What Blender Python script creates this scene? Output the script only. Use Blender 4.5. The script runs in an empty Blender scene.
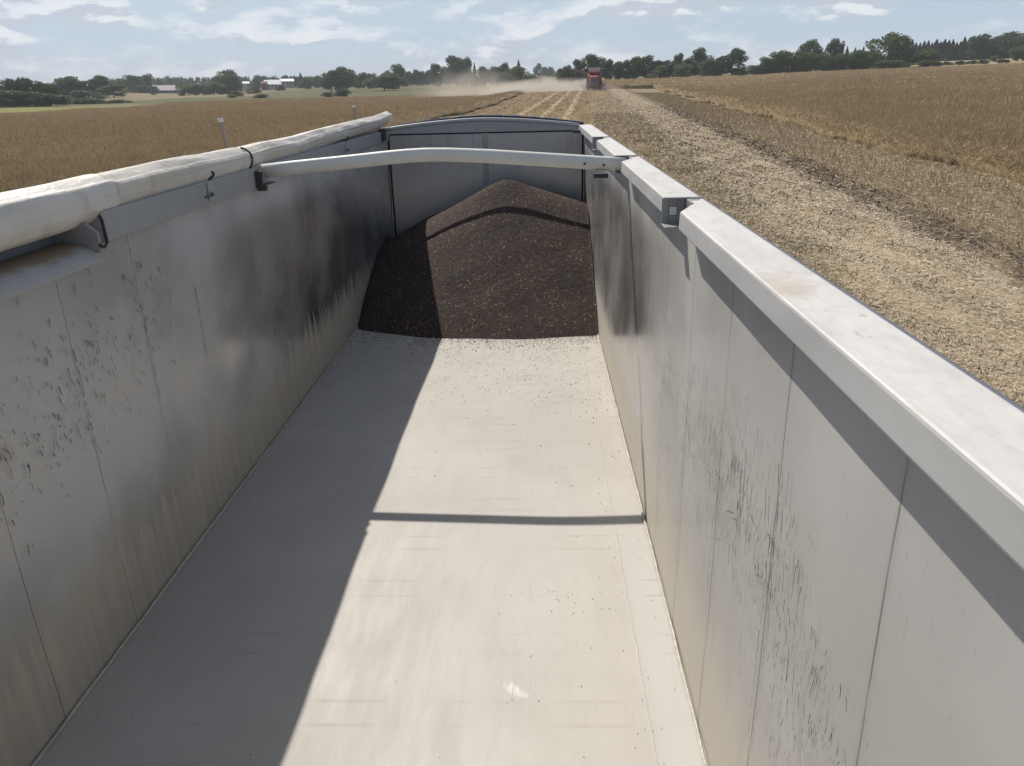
import bpy, math, random
import numpy as np
from mathutils import Vector, Matrix
random.seed(7)
RNG = np.random.default_rng(11)
scene = bpy.context.scene
COL = scene.collection

# ------------------------------------------------------------------ camera
CAM_Z = 3.5
F, CX, CY = 769.0, 512.0, 383.0
ROLL = math.radians(1.4)
_d = np.array([(536 - CX) / F, -(88 - CY) / F, -1.0]); _d /= np.linalg.norm(_d)
_u = np.array([-math.sin(ROLL), math.cos(ROLL), 0.0]); _u[2] = -(_u[0]*_d[0] + _u[1]*_d[1]) / _d[2]; _u /= np.linalg.norm(_u)
_r = np.cross(_d, _u)
RM = np.stack([_r, _d, _u])            # world = RM @ cam
cam_data = bpy.data.cameras.new('camera'); cam = bpy.data.objects.new('camera', cam_data); COL.objects.link(cam)
m4 = Matrix.Identity(4)
for i in range(3):
    for j in range(3): m4[i][j] = RM[i][j]
m4[2][3] = CAM_Z
cam.matrix_world = m4
cam_data.sensor_width = 36.0; cam_data.lens = F / 1024 * 36.0
cam_data.clip_start = 0.05; cam_data.clip_end = 8000
scene.camera = cam

def ray(px, py):
    return RM @ np.array([(px - CX) / F, -(py - CY) / F, -1.0])
def at_range(px, py, D):               # point at horizontal distance D on a pixel's ray
    w = ray(px, py); return w * (D / math.hypot(w[0], w[1])) + np.array([0, 0, CAM_Z])

# ------------------------------------------------------------------ terrain
ROW_AZ = math.radians(3.73)
CA, SA = math.cos(ROW_AZ), math.sin(ROW_AZ)
EDGE_PX = [-250, 0, 100, 200, 300, 400, 470, 540, 600, 720, 860, 950, 1024, 1300]
EDGE_D = [200, 220, 240, 260, 280, 300, 300, 300, 285, 280, 290, 290, 290, 290]
# per image column: (distance, pixel row, height of what is seen above the soil)
COLS = {
 -250: [(200, 118, 1.1), (300, 112, 0), (420, 107, 0), (700, 100, 0), (1500, 97, 0)],
 0:    [(220, 112, 1.1), (300, 107, 0), (420, 101, 0), (700, 93, 0), (1500, 92, 0)],
 100:  [(240, 107, 1.1), (330, 103, 0), (450, 97, 0), (750, 90, 0), (1500, 89, 0)],
 200:  [(260, 100, 1.1), (350, 97.5, 0), (550, 95, 0), (750, 89, 0), (1500, 87, 0)],
 300:  [(280, 97, 1.1), (400, 95, 0), (660, 88, 0), (800, 86, 0), (1500, 85, 0)],
 400:  [(300, 95, 1.1), (420, 90, 0), (800, 85, 0), (1500, 83, 0)],
 470:  [(300, 93, 1.1), (400, 88, 0), (800, 83, 0), (1500, 80, 0)],
 540:  [(180, 91.5, 0), (300, 87, 1.1), (600, 80, 0), (1000, 74.5, 0), (1500, 74, 0)],
 600:  [(180, 90, 0), (285, 79, 1.1), (400, 77, 0), (900, 74.5, 0), (1500, 74, 0)],
 720:  [(180, 84, 1.1), (280, 75, 1.1), (500, 72, 0), (900, 71, 0), (1500, 71, 0)],
 860:  [(290, 68.5, 1.1), (400, 66, 0), (900, 64, 0), (1500, 64, 0)],
 950:  [(290, 65, 1.1), (350, 62.3, 0), (420, 61, 0), (900, 60, 0), (1500, 60, 0)],
 1024: [(290, 61.5, 1.1), (360, 58.8, 0), (450, 57.5, 0), (900, 56.5, 0), (1500, 56.5, 0)],
 1300: [(290, 54, 1.1), (360, 50.5, 0), (450, 47, 0), (900, 45, 0), (1500, 45, 0)],
}
def col_az(px):
    w = ray(px, 85); return math.atan2(w[0], w[1])
T_AZ = np.array([col_az(p) for p in COLS])
T_D = np.concatenate([np.linspace(60, 400, 69), np.linspace(420, 1500, 55)])
T_TAB = []
for p, lst in COLS.items():
    a = col_az(p)
    ds, zs = [40, 60], [0.0155 * 40 * math.cos(a - ROW_AZ), 0.0155 * 60 * math.cos(a - ROW_AZ)]
    for D, py, hh in lst:
        ds.append(D); zs.append(at_range(p, py, D)[2] - hh)
    T_TAB.append(np.interp(T_D, ds, zs))
T_TAB = np.array(T_TAB)
E_AZ = np.array([col_az(p) for p in EDGE_PX])
def edge_dist(x, y): return np.interp(np.arctan2(x, y), E_AZ, EDGE_D)
def terrain(x, y):
    x = np.asarray(x, float); y = np.asarray(y, float)
    D = np.hypot(x, y); az = np.arctan2(x, y)
    v = x * SA + y * CA
    plane = 0.0155 * np.clip(v, -60, 60)
    a = np.clip(az, T_AZ[0], T_AZ[-1])
    i = np.clip(np.searchsorted(T_AZ, a) - 1, 0, len(T_AZ) - 2)
    t = (a - T_AZ[i]) / (T_AZ[i + 1] - T_AZ[i]); t = t * t * (3 - 2 * t)
    dd = np.clip(D, 60, 1500)
    j = np.clip(np.searchsorted(T_D, dd) - 1, 0, len(T_D) - 2)
    s = (dd - T_D[j]) / (T_D[j + 1] - T_D[j])
    z = (T_TAB[i, j]*(1-s) + T_TAB[i, j+1]*s)*(1-t) + (T_TAB[i+1, j]*(1-s) + T_TAB[i+1, j+1]*s)*t
    k = np.clip((D - 45) / 30, 0, 1); k = k * k * (3 - 2 * k)
    k = k * (np.cos(az) > 0.05)
    return plane * (1 - k) + z * k
def uv_xy(u, v): return u * CA + v * SA, -u * SA + v * CA

# ------------------------------------------------------------------ object helpers
def mesh_np(name, verts, faces):
    """verts (n,3); faces (m,k) of one size k"""
    me = bpy.data.meshes.new(name)
    verts = np.asarray(verts, np.float32); faces = np.asarray(faces, np.int32)
    n, (mf, k) = len(verts), faces.shape
    me.vertices.add(n); me.vertices.foreach_set('co', verts.ravel())
    me.loops.add(mf * k); me.loops.foreach_set('vertex_index', faces.ravel())
    me.polygons.add(mf); me.polygons.foreach_set('loop_start', np.arange(0, mf * k, k, dtype=np.int32))
    me.update(calc_edges=True); me.validate()
    return me
class MB:
    def __init__(s): s.v = []; s.f = []
    def add(s, vs, fs):
        o = len(s.v); s.v += [tuple(p) for p in vs]; s.f += [[o + i for i in f] for f in fs]; return s
    def box(s, x0, x1, y0, y1, z0, z1):
        return s.add([(x0,y0,z0),(x1,y0,z0),(x1,y1,z0),(x0,y1,z0),(x0,y0,z1),(x1,y0,z1),(x1,y1,z1),(x0,y1,z1)],
                     [(0,3,2,1),(4,5,6,7),(0,1,5,4),(1,2,6,5),(2,3,7,6),(3,0,4,7)])
    def prism(s, prof, axis, a, b):
        """closed profile [(p,q)..] swept from a to b along axis; a, b may be callables of the profile point"""
        n = len(prof); vs = []
        for e in (a, b):
            for p, q in prof:
                t = e(p, q) if callable(e) else e
                vs.append((p, t, q) if axis == 'y' else ((t, p, q) if axis == 'x' else (p, q, t)))
        return s.add(vs, [tuple(range(n))[::-1], tuple(range(n, 2*n))] + [(i, (i+1) % n, n+(i+1) % n, n+i) for i in range(n)])
    def tube(s, pts, rad, n=12, cap=True, squash=(1, 1)):
        pts = [Vector(p) for p in pts]; vs = []; fs = []
        for i, p in enumerate(pts):
            t = (pts[min(i+1, len(pts)-1)] - pts[max(i-1, 0)]).normalized()
            up = Vector((0, 0, 1)) if abs(t.z) < .9 else Vector((1, 0, 0))
            a = t.cross(up).normalized(); b = a.cross(t).normalized()
            r = rad[i] if isinstance(rad, (list, tuple)) else rad
            for k in range(n):
                w = 2 * math.pi * k / n
                vs.append(p + a * (r * squash[0] * math.cos(w)) + b * (r * squash[1] * math.sin(w)))
        for i in range(len(pts) - 1):
            for k in range(n):
                fs.append((i*n+k, i*n+(k+1) % n, (i+1)*n+(k+1) % n, (i+1)*n+k))
        if cap:
            fs.append(tuple(range(n))[::-1]); fs.append(tuple((len(pts)-1)*n+k for k in range(n)))
        return s.add(vs, fs)
    def mesh(s, name, smooth=False):
        me = bpy.data.meshes.new(name); me.from_pydata(s.v, [], s.f); me.update(); fix_normals(me)
        if smooth: me.polygons.foreach_set('use_smooth', [True] * len(me.polygons))
        return me
def fix_normals(me):
    import bmesh
    bm = bmesh.new(); bm.from_mesh(me); bmesh.ops.recalc_face_normals(bm, faces=bm.faces); bm.to_mesh(me); bm.free()
def link(name, me, mat=None, parent=None, world=False, bevel=0, smooth_angle=None):
    o = bpy.data.objects.new(name, me); COL.objects.link(o)
    if mat is not None and not me.materials: me.materials.append(mat)
    if parent is not None:
        o.parent = parent
        if world and parent.type == 'EMPTY': o.matrix_parent_inverse = Matrix.Translation(-world_loc(parent))
    if bevel:
        b = o.modifiers.new('bevel', 'BEVEL'); b.width = bevel; b.segments = 2; b.limit_method = 'ANGLE'; b.angle_limit = math.radians(40)
    return o
def world_loc(o):
    L = Vector(o.location)
    if o.parent is not None and o.type == 'EMPTY': L = L + world_loc(o.parent)
    return L if o.type == 'EMPTY' else world_loc(o.parent)
def tag(o, label=None, cat=None, group=None, kind=None):
    if label: o['label'] = label
    if cat: o['category'] = cat
    if group: o['group'] = group
    if kind: o['kind'] = kind
    return o
def empty(name, loc):
    o = bpy.data.objects.new(name, None); o.location = loc; o.empty_display_size = .3; COL.objects.link(o); return o

# ------------------------------------------------------------------ node helpers
class NT:
    def __init__(s, mat):
        s.m = mat; s.t = mat.node_tree; s.t.nodes.clear()
    def n(s, typ, ins=None, **at):
        nd = s.t.nodes.new('ShaderNode' + typ)
        for k, v in at.items(): setattr(nd, k, v)
        for k, v in (ins or {}).items():
            sk = nd.inputs[k]
            if hasattr(v, 'default_value') or hasattr(v, 'is_linked') and not isinstance(v, (int, float)): s.t.links.new(v, sk)
            else:
                if sk.type == 'RGBA' and isinstance(v, (tuple, list)) and len(v) == 3: v = (*v, 1)
                sk.default_value = v
        return nd
    def math(s, op, a, b=0.0, c=None, clamp=False):
        nd = s.n('Math', {0: a, 1: b}, operation=op, use_clamp=clamp)
        if c is not None:
            if hasattr(c, 'is_linked'): s.t.links.new(c, nd.inputs[2])
            else: nd.inputs[2].default_value = c
        return nd.outputs[0]
    def step(s, x, a, b, lo=0.0, hi=1.0):      # smoothstep map
        return s.n('MapRange', {0: x, 1: a, 2: b, 3: lo, 4: hi}, interpolation_type='SMOOTHSTEP').outputs[0]
    def mix(s, f, a, b):
        nd = s.n('Mix', data_type='RGBA')
        for k, v in ((0, f), (6, a), (7, b)):
            if hasattr(v, 'is_linked'): s.t.links.new(v, nd.inputs[k])
            else: nd.inputs[k].default_value = (*v, 1) if isinstance(v, tuple) and len(v) == 3 else v
        return nd.outputs[2]
    def obj(s): return s.n('TexCoord').outputs['Object']
    def sep(s, v): return s.n('SeparateXYZ', {0: v}).outputs
    def vec(s, x, y, z): return s.n('CombineXYZ', {0: x, 1: y, 2: z}).outputs[0]
    def scale(s, v, sc): return s.n('Mapping', {'Vector': v, 'Scale': sc}).outputs[0]
    def noise(s, v, scale, detail=4.0, rough=.55, dist=0.0):
        return s.n('TexNoise', {'Vector': v, 'Scale': scale, 'Detail': detail, 'Roughness': rough, 'Distortion': dist}).outputs[0]
    def bump(s, h, strength, dist=.01): return s.n('Bump', {'Height': h, 'Strength': strength, 'Distance': dist}).outputs[0]
    def out(s, sh, vol=None):
        o = s.n('OutputMaterial')
        if sh is not None: s.t.links.new(sh, o.inputs[0])
        if vol is not None: s.t.links.new(vol, o.inputs[1])
    def bsdf(s, **k):
        names = dict(color='Base Color', rough='Roughness', metal='Metallic', normal='Normal', spec='Specular IOR Level')
        return s.n('BsdfPrincipled', {names[a]: b for a, b in k.items()}).outputs[0]
def new_mat(name):
    m = bpy.data.materials.new(name); m.use_nodes = True; return NT(m)
def simple(name, color, rough=.6, metal=0.0, var=.15, nscale=8.0, bump=0.0):
    t = new_mat(name); o = t.obj(); nz = t.noise(o, nscale, 5)
    c = t.mix(nz, tuple(x * (1 - var) for x in color), tuple(min(1, x * (1 + var)) for x in color))
    k = dict(color=c, rough=rough, metal=metal)
    if bump: k['normal'] = t.bump(t.noise(o, nscale * 3, 4), bump)
    t.out(t.bsdf(**k)); return t.m
M = {}

# ---- wall panels: bare aluminium under a film of dust, panel seams every 0.565 m, black rubbed scratches
def wall_mat(name, side):
    t = new_mat(name); o = t.obj(); x, y, z = t.sep(o)
    zr = t.math('SUBTRACT', z, CAM_Z)
    streak = t.noise(t.vec(0.0, t.math('MULTIPLY', y, 17.0), t.math('MULTIPLY', z, .7)), 1.0, 4)
    cloud = t.noise(t.vec(side * 3.0, y, z), 1.6, 3, .5)
    fine = t.noise(t.vec(0.0, t.math('MULTIPLY', y, 60.0), t.math('MULTIPLY', z, 14.0)), 1.0, 4, .65)
    # dust film: complete near the floor with a ragged upper edge, thin in the middle
    edge = t.math('ADD', -1.78 if side < 0 else -1.82, t.math('MULTIPLY', t.math('SUBTRACT', streak, .5), .55))
    low = t.step(t.math('SUBTRACT', zr, edge), .20, -.14)
    if side < 0:
        clean = t.math('MULTIPLY', t.step(y, 3.6, 5.6), t.step(zr, -.62, -.85))
        base_f = t.math('SUBTRACT', .80, t.math('MULTIPLY', clean, .62))
    else:
        clean = t.math('MULTIPLY', t.step(y, 2.9, 4.3), t.step(zr, -.5, -.8))
        base_f = t.math('SUBTRACT', .94, t.math('MULTIPLY', clean, .74))
    base_f = t.math('ADD', base_f, t.math('MULTIPLY', t.math('SUBTRACT', cloud, .5), .45))
    f = t.math('MAXIMUM', base_f, t.math('MULTIPLY', low, .97), clamp=True)
    dust_c = t.mix(t.step(cloud, .35, .7), *(((.45, .442, .428), (.57, .56, .545)) if side < 0 else ((.40, .388, .368), (.49, .476, .453))))
    dust_c = t.mix(t.math('MULTIPLY', low, .8), dust_c, t.mix(t.step(streak, .35, .65), (.40, .375, .31), (.50, .455, .355)) if side < 0 else (.50, .465, .39))
    rust = t.math('MULTIPLY', low, t.step(t.noise(t.vec(1.0, t.math('MULTIPLY', y, 5.0), t.math('MULTIPLY', z, .7)), 1.0, 4), .58, .78))
    dust_c = t.mix(t.math('MULTIPLY', rust, .45), dust_c, (.33, .22, .13))
    dust_c = t.mix(t.math('MULTIPLY', t.step(fine, .60, .74), .30), dust_c, (.2, .195, .19))
    # seams
    ph = t.math('FRACT', t.math('DIVIDE', t.math('ADD', y, -1.09 + .2825), .565))
    wob = t.math('MULTIPLY', t.math('SUBTRACT', t.noise(t.vec(2.0, 0.0, z), 3.0, 3), .5), .018)
    ds = t.math('ABSOLUTE', t.math('ADD', t.math('SUBTRACT', ph, .5), wob))
    brk = t.step(t.noise(t.vec(t.math('FLOOR', t.math('DIVIDE', t.math('ADD', y, -.8), .565)), 0.0, z), 2.6, 5), .30, .52)
    seam = t.math('MULTIPLY', t.step(ds, .0075, .003), brk)
    halo = t.step(ds, .04, .008)
    # scratches: broken contour lines of stretched noise
    def scr(sy, sz, seed, wd, lo, hi):
        v = t.vec(seed, t.math('MULTIPLY', y, sy), t.math('MULTIPLY', z, sz))
        n1 = t.noise(v, 1.0, 2.5, .5, .6)
        ln = t.step(t.math('ABSOLUTE', t.math('SUBTRACT', n1, .5)), wd, wd * .3)
        gate = t.step(t.noise(t.vec(seed + 5, t.math('MULTIPLY', y, sy * .9), t.math('MULTIPLY', z, sz * 1.3)), 1.3, 2), lo, hi)
        return t.math('MULTIPLY', ln, gate)
    if side < 0:
        reg = t.math('MULTIPLY', t.step(t.math('ABSOLUTE', t.math('ADD', zr, 1.02)), .42, .12), t.step(y, 4.3, 3.2))
        s_all = t.math('ADD', scr(14, 8, 3.1, .012, .56, .60), scr(22, 11, 9.7, .016, .57, .62), clamp=True)
        s_all = t.math('MULTIPLY', s_all, .85)
    else:
        cy = t.math('ADD', -1.40, t.math('MULTIPLY', t.math('SUBTRACT', y, 1.0), .12))
        reg = t.math('MULTIPLY', t.step(t.math('ABSOLUTE', t.math('SUBTRACT', zr, cy)), .56, .12),
                     t.math('MULTIPLY', t.step(y, .9, 1.35), t.step(y, 4.4, 2.6)))
        s_all = t.math('ADD', scr(13, 3.2, 4.2, .012, .52, .57), scr(24, 7, 8.3, .014, .53, .59), clamp=True)
        s_all = t.math('ADD', s_all, scr(8, 14, 1.9, .008, .55, .60), clamp=True)
    sc = t.math('MULTIPLY', s_all, reg)
    col = t.mix(t.math('MULTIPLY', halo, .16), dust_c, (.50, .48, .43) if side < 0 else (.25, .24, .22))
    mark = t.math('MAXIMUM', t.math('MULTIPLY', seam, t.step(y, 1.4, 3.2, .6, .32) if side > 0 else .6), t.math('MULTIPLY', sc, .22))
    col = t.mix(mark, col, t.mix(t.step(y, 3.2, 3.8), (.05, .045, .04), (.56, .54, .50)) if side < 0 else (.035, .032, .03))
    smudge = t.math('MULTIPLY', t.step(t.noise(t.vec(7.0, t.math('MULTIPLY', y, 3.0), t.math('MULTIPLY', z, 2.0)), 1.5, 6, .7), .52, .72), reg)
    col = t.mix(t.math('MULTIPLY', smudge, .42), col, (.20, .20, .20))
    f = t.math('MAXIMUM', f, mark)
    bump = t.bump(t.math('ADD', t.math('MULTIPLY', seam, -1.0), t.math('MULTIPLY', streak, .25)), .25, .004)
    d = t.n('BsdfPrincipled', {'Base Color': col, 'Roughness': .75, 'Specular IOR Level': .3, 'Normal': bump}).outputs[0]
    met = t.n('BsdfPrincipled', {'Base Color': t.mix(fine, (.50, .50, .51), (.68, .68, .69)), 'Metallic': 1.0,
              'Roughness': t.step(cloud, .3, .7, .20, .34), 'Normal': t.bump(streak, .08, .004)}).outputs[0]
    t.out(t.n('MixShader', {0: f, 1: met, 2: d}).outputs[0]); return t.m
M['wall_left'] = wall_mat('dusty_aluminium_shaded_side', -1)
M['wall_right'] = wall_mat('dusty_aluminium_scratched_side', 1)

def floor_mat():
    t = new_mat('pale_floor_sheet'); o = t.obj(); x, y, z = t.sep(o)
    big = t.noise(o, 1.1, 6, .6); mid = t.noise(t.scale(o, (9, 2.0, 1)), 1.0, 5, .65); fine = t.noise(o, 70, 3, .7)
    c = t.mix(t.step(big, .3, .7), (.435, .412, .372), (.50, .476, .435))
    c = t.mix(t.math('MULTIPLY', t.step(mid, .45, .75), .08), c, (.40, .38, .345))
    c = t.mix(t.math('MULTIPLY', t.step(fine, .58, .75), .28), c, (.25, .22, .19))
    c = t.mix(t.math('MULTIPLY', t.step(t.noise(t.scale(o, (90, 6, 1)), 1.0, 3, .6), .55, .75), .18), c, (.30, .275, .24))
    # cooler cleaner strip along the right hand side near the front
    c = t.mix(t.math('MULTIPLY', t.math('MULTIPLY', t.step(x, .36, .46), t.step(y, 4.2, 2.6)), .55), c, (.52, .525, .51))
    # paired marks of the cross members
    def bars(off):
        ph = t.math('ABSOLUTE', t.math('SUBTRACT', t.math('FRACT', t.math('DIVIDE', t.math('ADD', y, -off + 10 * .39 + .195), .39)), .5))
        return t.step(ph, .035, .012)
    bm = t.math('ADD', bars(2.32), bars(2.20), clamp=True)
    gate = t.step(t.noise(t.vec(t.math('MULTIPLY', x, 2.2), t.math('FLOOR', t.math('DIVIDE', y, .39)), 3.0), 1.0, 3), .47, .62)
    c = t.mix(t.math('MULTIPLY', t.math('MULTIPLY', bm, gate), .34), c, (.33, .29, .23))
    # white rubbed scrape
    sx = t.math('ADD', t.math('SUBTRACT', x, -.10), t.math('MULTIPLY', t.math('SUBTRACT', y, 2.37), .9))
    scp = t.math('MULTIPLY', t.step(t.math('ABSOLUTE', sx), .045, .01), t.step(t.math('ABSOLUTE', t.math('SUBTRACT', y, 2.385)), .055, .02))
    scp = t.math('MULTIPLY', scp, t.step(t.noise(t.scale(o, (60, 8, 1)), 1.0, 4), .35, .6))
    c = t.mix(t.math('MULTIPLY', scp, .6), c, (.80, .79, .76))
    # long seams
    w = t.math('MULTIPLY', t.math('SUBTRACT', t.noise(t.vec(0.0, y, 0.0), 9.0, 4), .5), .02)
    s1 = t.step(t.math('ABSOLUTE', t.math('ADD', t.math('SUBTRACT', x, .395), w)), .006, .002)
    s2 = t.step(t.math('ABSOLUTE', t.math('ADD', t.math('ADD', x, 1.69), t.math('MULTIPLY', w, .4))), .005, .002)
    s = t.math('ADD', s1, s2, clamp=True)
    c = t.mix(t.math('MULTIPLY', s, .55), c, t.mix(fine, (.66, .63, .57), (.22, .19, .15)))
    # chaff stain near the heap
    st = t.math('MULTIPLY', t.step(y, 5.0, 7.2), t.step(t.noise(o, 26, 4, .7), .52, .62))
    c = t.mix(t.math('MULTIPLY', st, .45), c, (.27, .23, .16))
    b = t.bump(t.math('ADD', t.math('MULTIPLY', s, .8), t.math('MULTIPLY', fine, .15)), .3, .004)
    t.out(t.bsdf(color=c, rough=t.step(mid, .3, .7, .5, .75), normal=b, spec=.35)); return t.m
M['floor'] = floor_mat()

def rail_mat():
    t = new_mat('weathered_white_rail'); o = t.obj(); x, y, z = t.sep(o)
    n1 = t.noise(t.scale(o, (14, 2.4, 6)), 1.0, 6, .65); n2 = t.noise(o, 4, 5, .6); n3 = t.noise(t.scale(o, (30, 9, 10)), 1.0, 4, .7)
    nrm = t.sep(t.n('NewGeometry').outputs['Normal'])[2]
    c = t.mix(t.step(n1, .3, .7), (.38, .375, .365), (.46, .455, .445))
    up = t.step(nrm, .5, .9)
    c = t.mix(up, c, t.mix(t.step(n1, .3, .7), (.53, .512, .48), (.64, .622, .59)))                       # sides painted darker to deepen their shading; settled dirt on the upward face only
    c = t.mix(t.math('MULTIPLY', t.math('MULTIPLY', t.math('MULTIPLY', t.step(n2, .53, .68), t.step(n1, .42, .58)), up), .7), c, (.44, .38, .30))
    mot = t.noise(t.scale(o, (40, 26, 20)), 1.0, 5, .7)
    c = t.mix(t.math('MULTIPLY', t.math('MULTIPLY', t.step(mot, .45, .65), up), .20), c, (.40, .385, .36))
    c = t.mix(t.math('MULTIPLY', t.step(n3, .64, .72), .5), c, (.22, .2, .17))
    t.out(t.bsdf(color=c, rough=.55, spec=.4, normal=t.bump(n1, .12, .003))); return t.m
M['rail'] = rail_mat()
M['rail_shaded'] = simple('shaded_rail_face', (.36, .36, .355), .6, 0, .18, 5)  # left rail's copy of the rail colour, darkened for shade under the tarp
def shelf_mat():
    t = new_mat('rail_with_rust_dust'); o = t.obj(); x, y, z = t.sep(o)
    n1 = t.noise(t.scale(o, (8, 5, 5)), 1.0, 6, .7)
    back = t.step(t.math('ADD', x, t.math('MULTIPLY', t.math('SUBTRACT', n1, .5), .12)), -1.775, -1.835)
    c = t.mix(n1, (.36, .34, .315), (.47, .45, .42)); c = t.mix(t.math('MULTIPLY', back, .9), c, (.22, .145, .085))
    t.out(t.bsdf(color=c, rough=.7)); return t.m
M['shelf'] = shelf_mat()
def tarp_mat():
    t = new_mat('rolled_cream_tarpaulin'); o = t.obj(); x, y, z = t.sep(o)
    n1 = t.noise(t.scale(o, (6, 1.2, 6)), 1.0, 6, .65); n2 = t.noise(t.scale(o, (4, 7, 4)), 1.0, 5, .6); n3 = t.noise(o, 40, 3, .7)
    c = t.mix(t.step(n1, .3, .7), (.60, .55, .475), (.72, .685, .62))
    c = t.mix(t.math('MULTIPLY', t.step(n2, .5, .72), .45), c, (.46, .38, .28))
    c = t.mix(t.math('MULTIPLY', t.step(n3, .66, .74), .4), c, (.25, .21, .16))
    b = t.bump(t.math('ADD', n1, t.math('MULTIPLY', n2, .6)), .9, .02)
    hl = t.math('MULTIPLY', t.step(t.math('ABSOLUTE', t.math('SUBTRACT', y, 3.30)), .012, .004), .45)
    hl2 = t.math('MULTIPLY', t.step(t.math('ABSOLUTE', t.math('SUBTRACT', y, 4.95)), .012, .004), .35)
    c = t.mix(t.math('MAXIMUM', hl, hl2), c, (.30, .26, .20))
    t.out(t.bsdf(color=c, rough=.5, normal=b, spec=.4)); return t.m
M['tarp'] = tarp_mat()
M['door'] = None
def door_mat():
    t = new_mat('grey_rear_panel'); o = t.obj(); x, y, z = t.sep(o)
    st = t.noise(t.vec(t.math('MULTIPLY', x, 16), 0.0, t.math('MULTIPLY', z, 1.2)), 1.0, 4, .6); cl = t.noise(o, 1.8, 5, .6)
    zr = t.math('SUBTRACT', z, CAM_Z)
    c = t.mix(t.step(cl, .3, .7), (.40, .39, .375), (.52, .51, .495)); c = t.mix(t.math('MULTIPLY', t.step(st, .5, .7), .4), c, (.22, .215, .21))
    d = t.bsdf(color=c, rough=.6, spec=.4, normal=t.bump(st, .1, .003))
    met = t.bsdf(color=(.55, .55, .56), metal=1.0, rough=.3)
    f = t.math('SUBTRACT', .8, t.math('MULTIPLY', t.step(zr, -.7, -1.2), .3))
    t.out(t.n('MixShader', {0: f, 1: met, 2: d}).outputs[0]); return t.m
M['door'] = door_mat()
M['bow'] = simple('dusty_bow_tube', (.72, .695, .63), .5, 0, .12, 14, .1)
M['bow_grey'] = simple('grey_bow_tube', (.42, .42, .42), .5, 0, .15, 12, .1)
M['dark_steel'] = simple('dark_steel_fitting', (.05, .048, .05), .5, .4)
M['galv'] = simple('galvanised_bracket', (.30, .30, .30), .5, .25, .2, 25)
M['black_gap'] = simple('black_rubber_seal', (.012, .012, .013), .8)
M['blue_edge'] = simple('blue_grey_edge_tube', (.12, .125, .155), .5)
M['navy'] = simple('navy_cover_edge', (.05, .055, .085), .6)
M['blue_plate'] = simple('blue_grey_plate', (.20, .215, .25), .5, 0, .12, 4)
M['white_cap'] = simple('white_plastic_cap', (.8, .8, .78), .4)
M['rod'] = simple('weathered_rod', (.36, .30, .28), .6)
M['strap'] = simple('black_strap', (.02, .019, .019), .7)
M['weld'] = simple('weld_bead_metal', (.52, .49, .42), .5, .2, .4, 40, .4)
M['chassis'] = simple('chassis_paint', (.08, .08, .085), .5)
M['outer'] = simple('outer_aluminium', (.55, .55, .55), .35, .8, .1, 3)
M['tyre'] = simple('tyre_rubber', (.025, .025, .026), .85)
M['rim'] = simple('steel_rim', (.5, .5, .5), .4, .7)

# ------------------------------------------------------------------ trailer
XL, XR, Y0, Y1 = -1.81, .57, .30, 9.75
Z = lambda zr: CAM_Z + zr
FLOOR = Z(-2.2)
tr = empty('grain_trailer', (-.62, 5.0, .08))
tag(tr, 'long open grain trailer with aluminium walls and pale floor, standing on the stubble', 'trailer')
def part(name, mb, mat, parent=tr, bevel=0, smooth=False, label=None):
    o = link(name, mb.mesh(name, smooth), mat, parent, True, bevel)
    if label: o['label'] = label
    return o
# floor: one thick plate
fl = part('floor_panel', MB().box(XL, XR, Y0, Y1, FLOOR - .06, FLOOR), M['floor'])
wb = MB()
for xs, sg in ((XL, 1), (XR, -1)):
    k = 90; rr = np.random.default_rng(3 if sg > 0 else 4)
    pts = [(xs + sg * (.008 + .004 * rr.random()), Y0 + (Y1 - Y0) * i / k, FLOOR + .006) for i in range(k + 1)]
    wb.tube(pts, [.005 + .003 * rr.random() for _ in pts], 6)
part('weld_bead', wb, M['weld'], fl)
# side walls (slightly wavy sheet skins, real thickness)
def wall(side):
    x = XL if side < 0 else XR; xo = x + side * .045
    top = Z(-.562) if side < 0 else Z(-.47)
    ny, nz = 60, 12; vs = []; fs = []
    for i in range(ny + 1):
        for j in range(nz + 1):
            yy = Y0 + (Y1 - Y0) * i / ny; zz = FLOOR - .06 + (top - FLOOR + .06) * j / nz
            wv = .004 * math.sin(yy * 2 * math.pi / .565) * math.sin(math.pi * j / nz) + .006 * math.sin(yy * 1.3 + j * .5) * math.sin(math.pi * j / nz)
            vs.append((x + side * (.001 + abs(wv)), yy, zz))
    for i in range(ny):
        for j in range(nz):
            a = i * (nz + 1) + j; fs.append((a, a + 1, a + nz + 2, a + nz + 1))
    mb = MB().add(vs, fs)
    n0 = len(mb.v)
    # outer skin and rims
    b = [(xo, Y0, FLOOR - .06), (xo, Y1, FLOOR - .06), (xo, Y1, top), (xo, Y0, top)]
    mb.add(b, [(0, 1, 2, 3)])
    i0, i1, i2, i3 = 0, ny * (nz + 1), ny * (nz + 1) + nz, nz
    mb.f += [[i0, n0, n0 + 3, i3], [i1, n0 + 1, n0 + 2, i2], [i3, n0 + 3, n0 + 2, i2], [i0, n0, n0 + 1, i1]]
    return mb
part('side_wall', wall(-1), M['wall_left'], smooth=False, label='left side wall, shaded, with dust and black scratches')
part('side_wall', wall(1), M['wall_right'], smooth=False, label='right side wall, sunlit, with long black scribbled scratches')
for o in tr.children:
    if o.name.startswith('side_wall'):
        for p in o.data.polygons: p.use_smooth = len(p.vertices) == 4 and p.index < 720
part('front_wall', MB().box(XL - .045, XR + .045, Y0 - .05, Y0 - .002, FLOOR - .06, Z(-.5)), M['door'])
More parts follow.
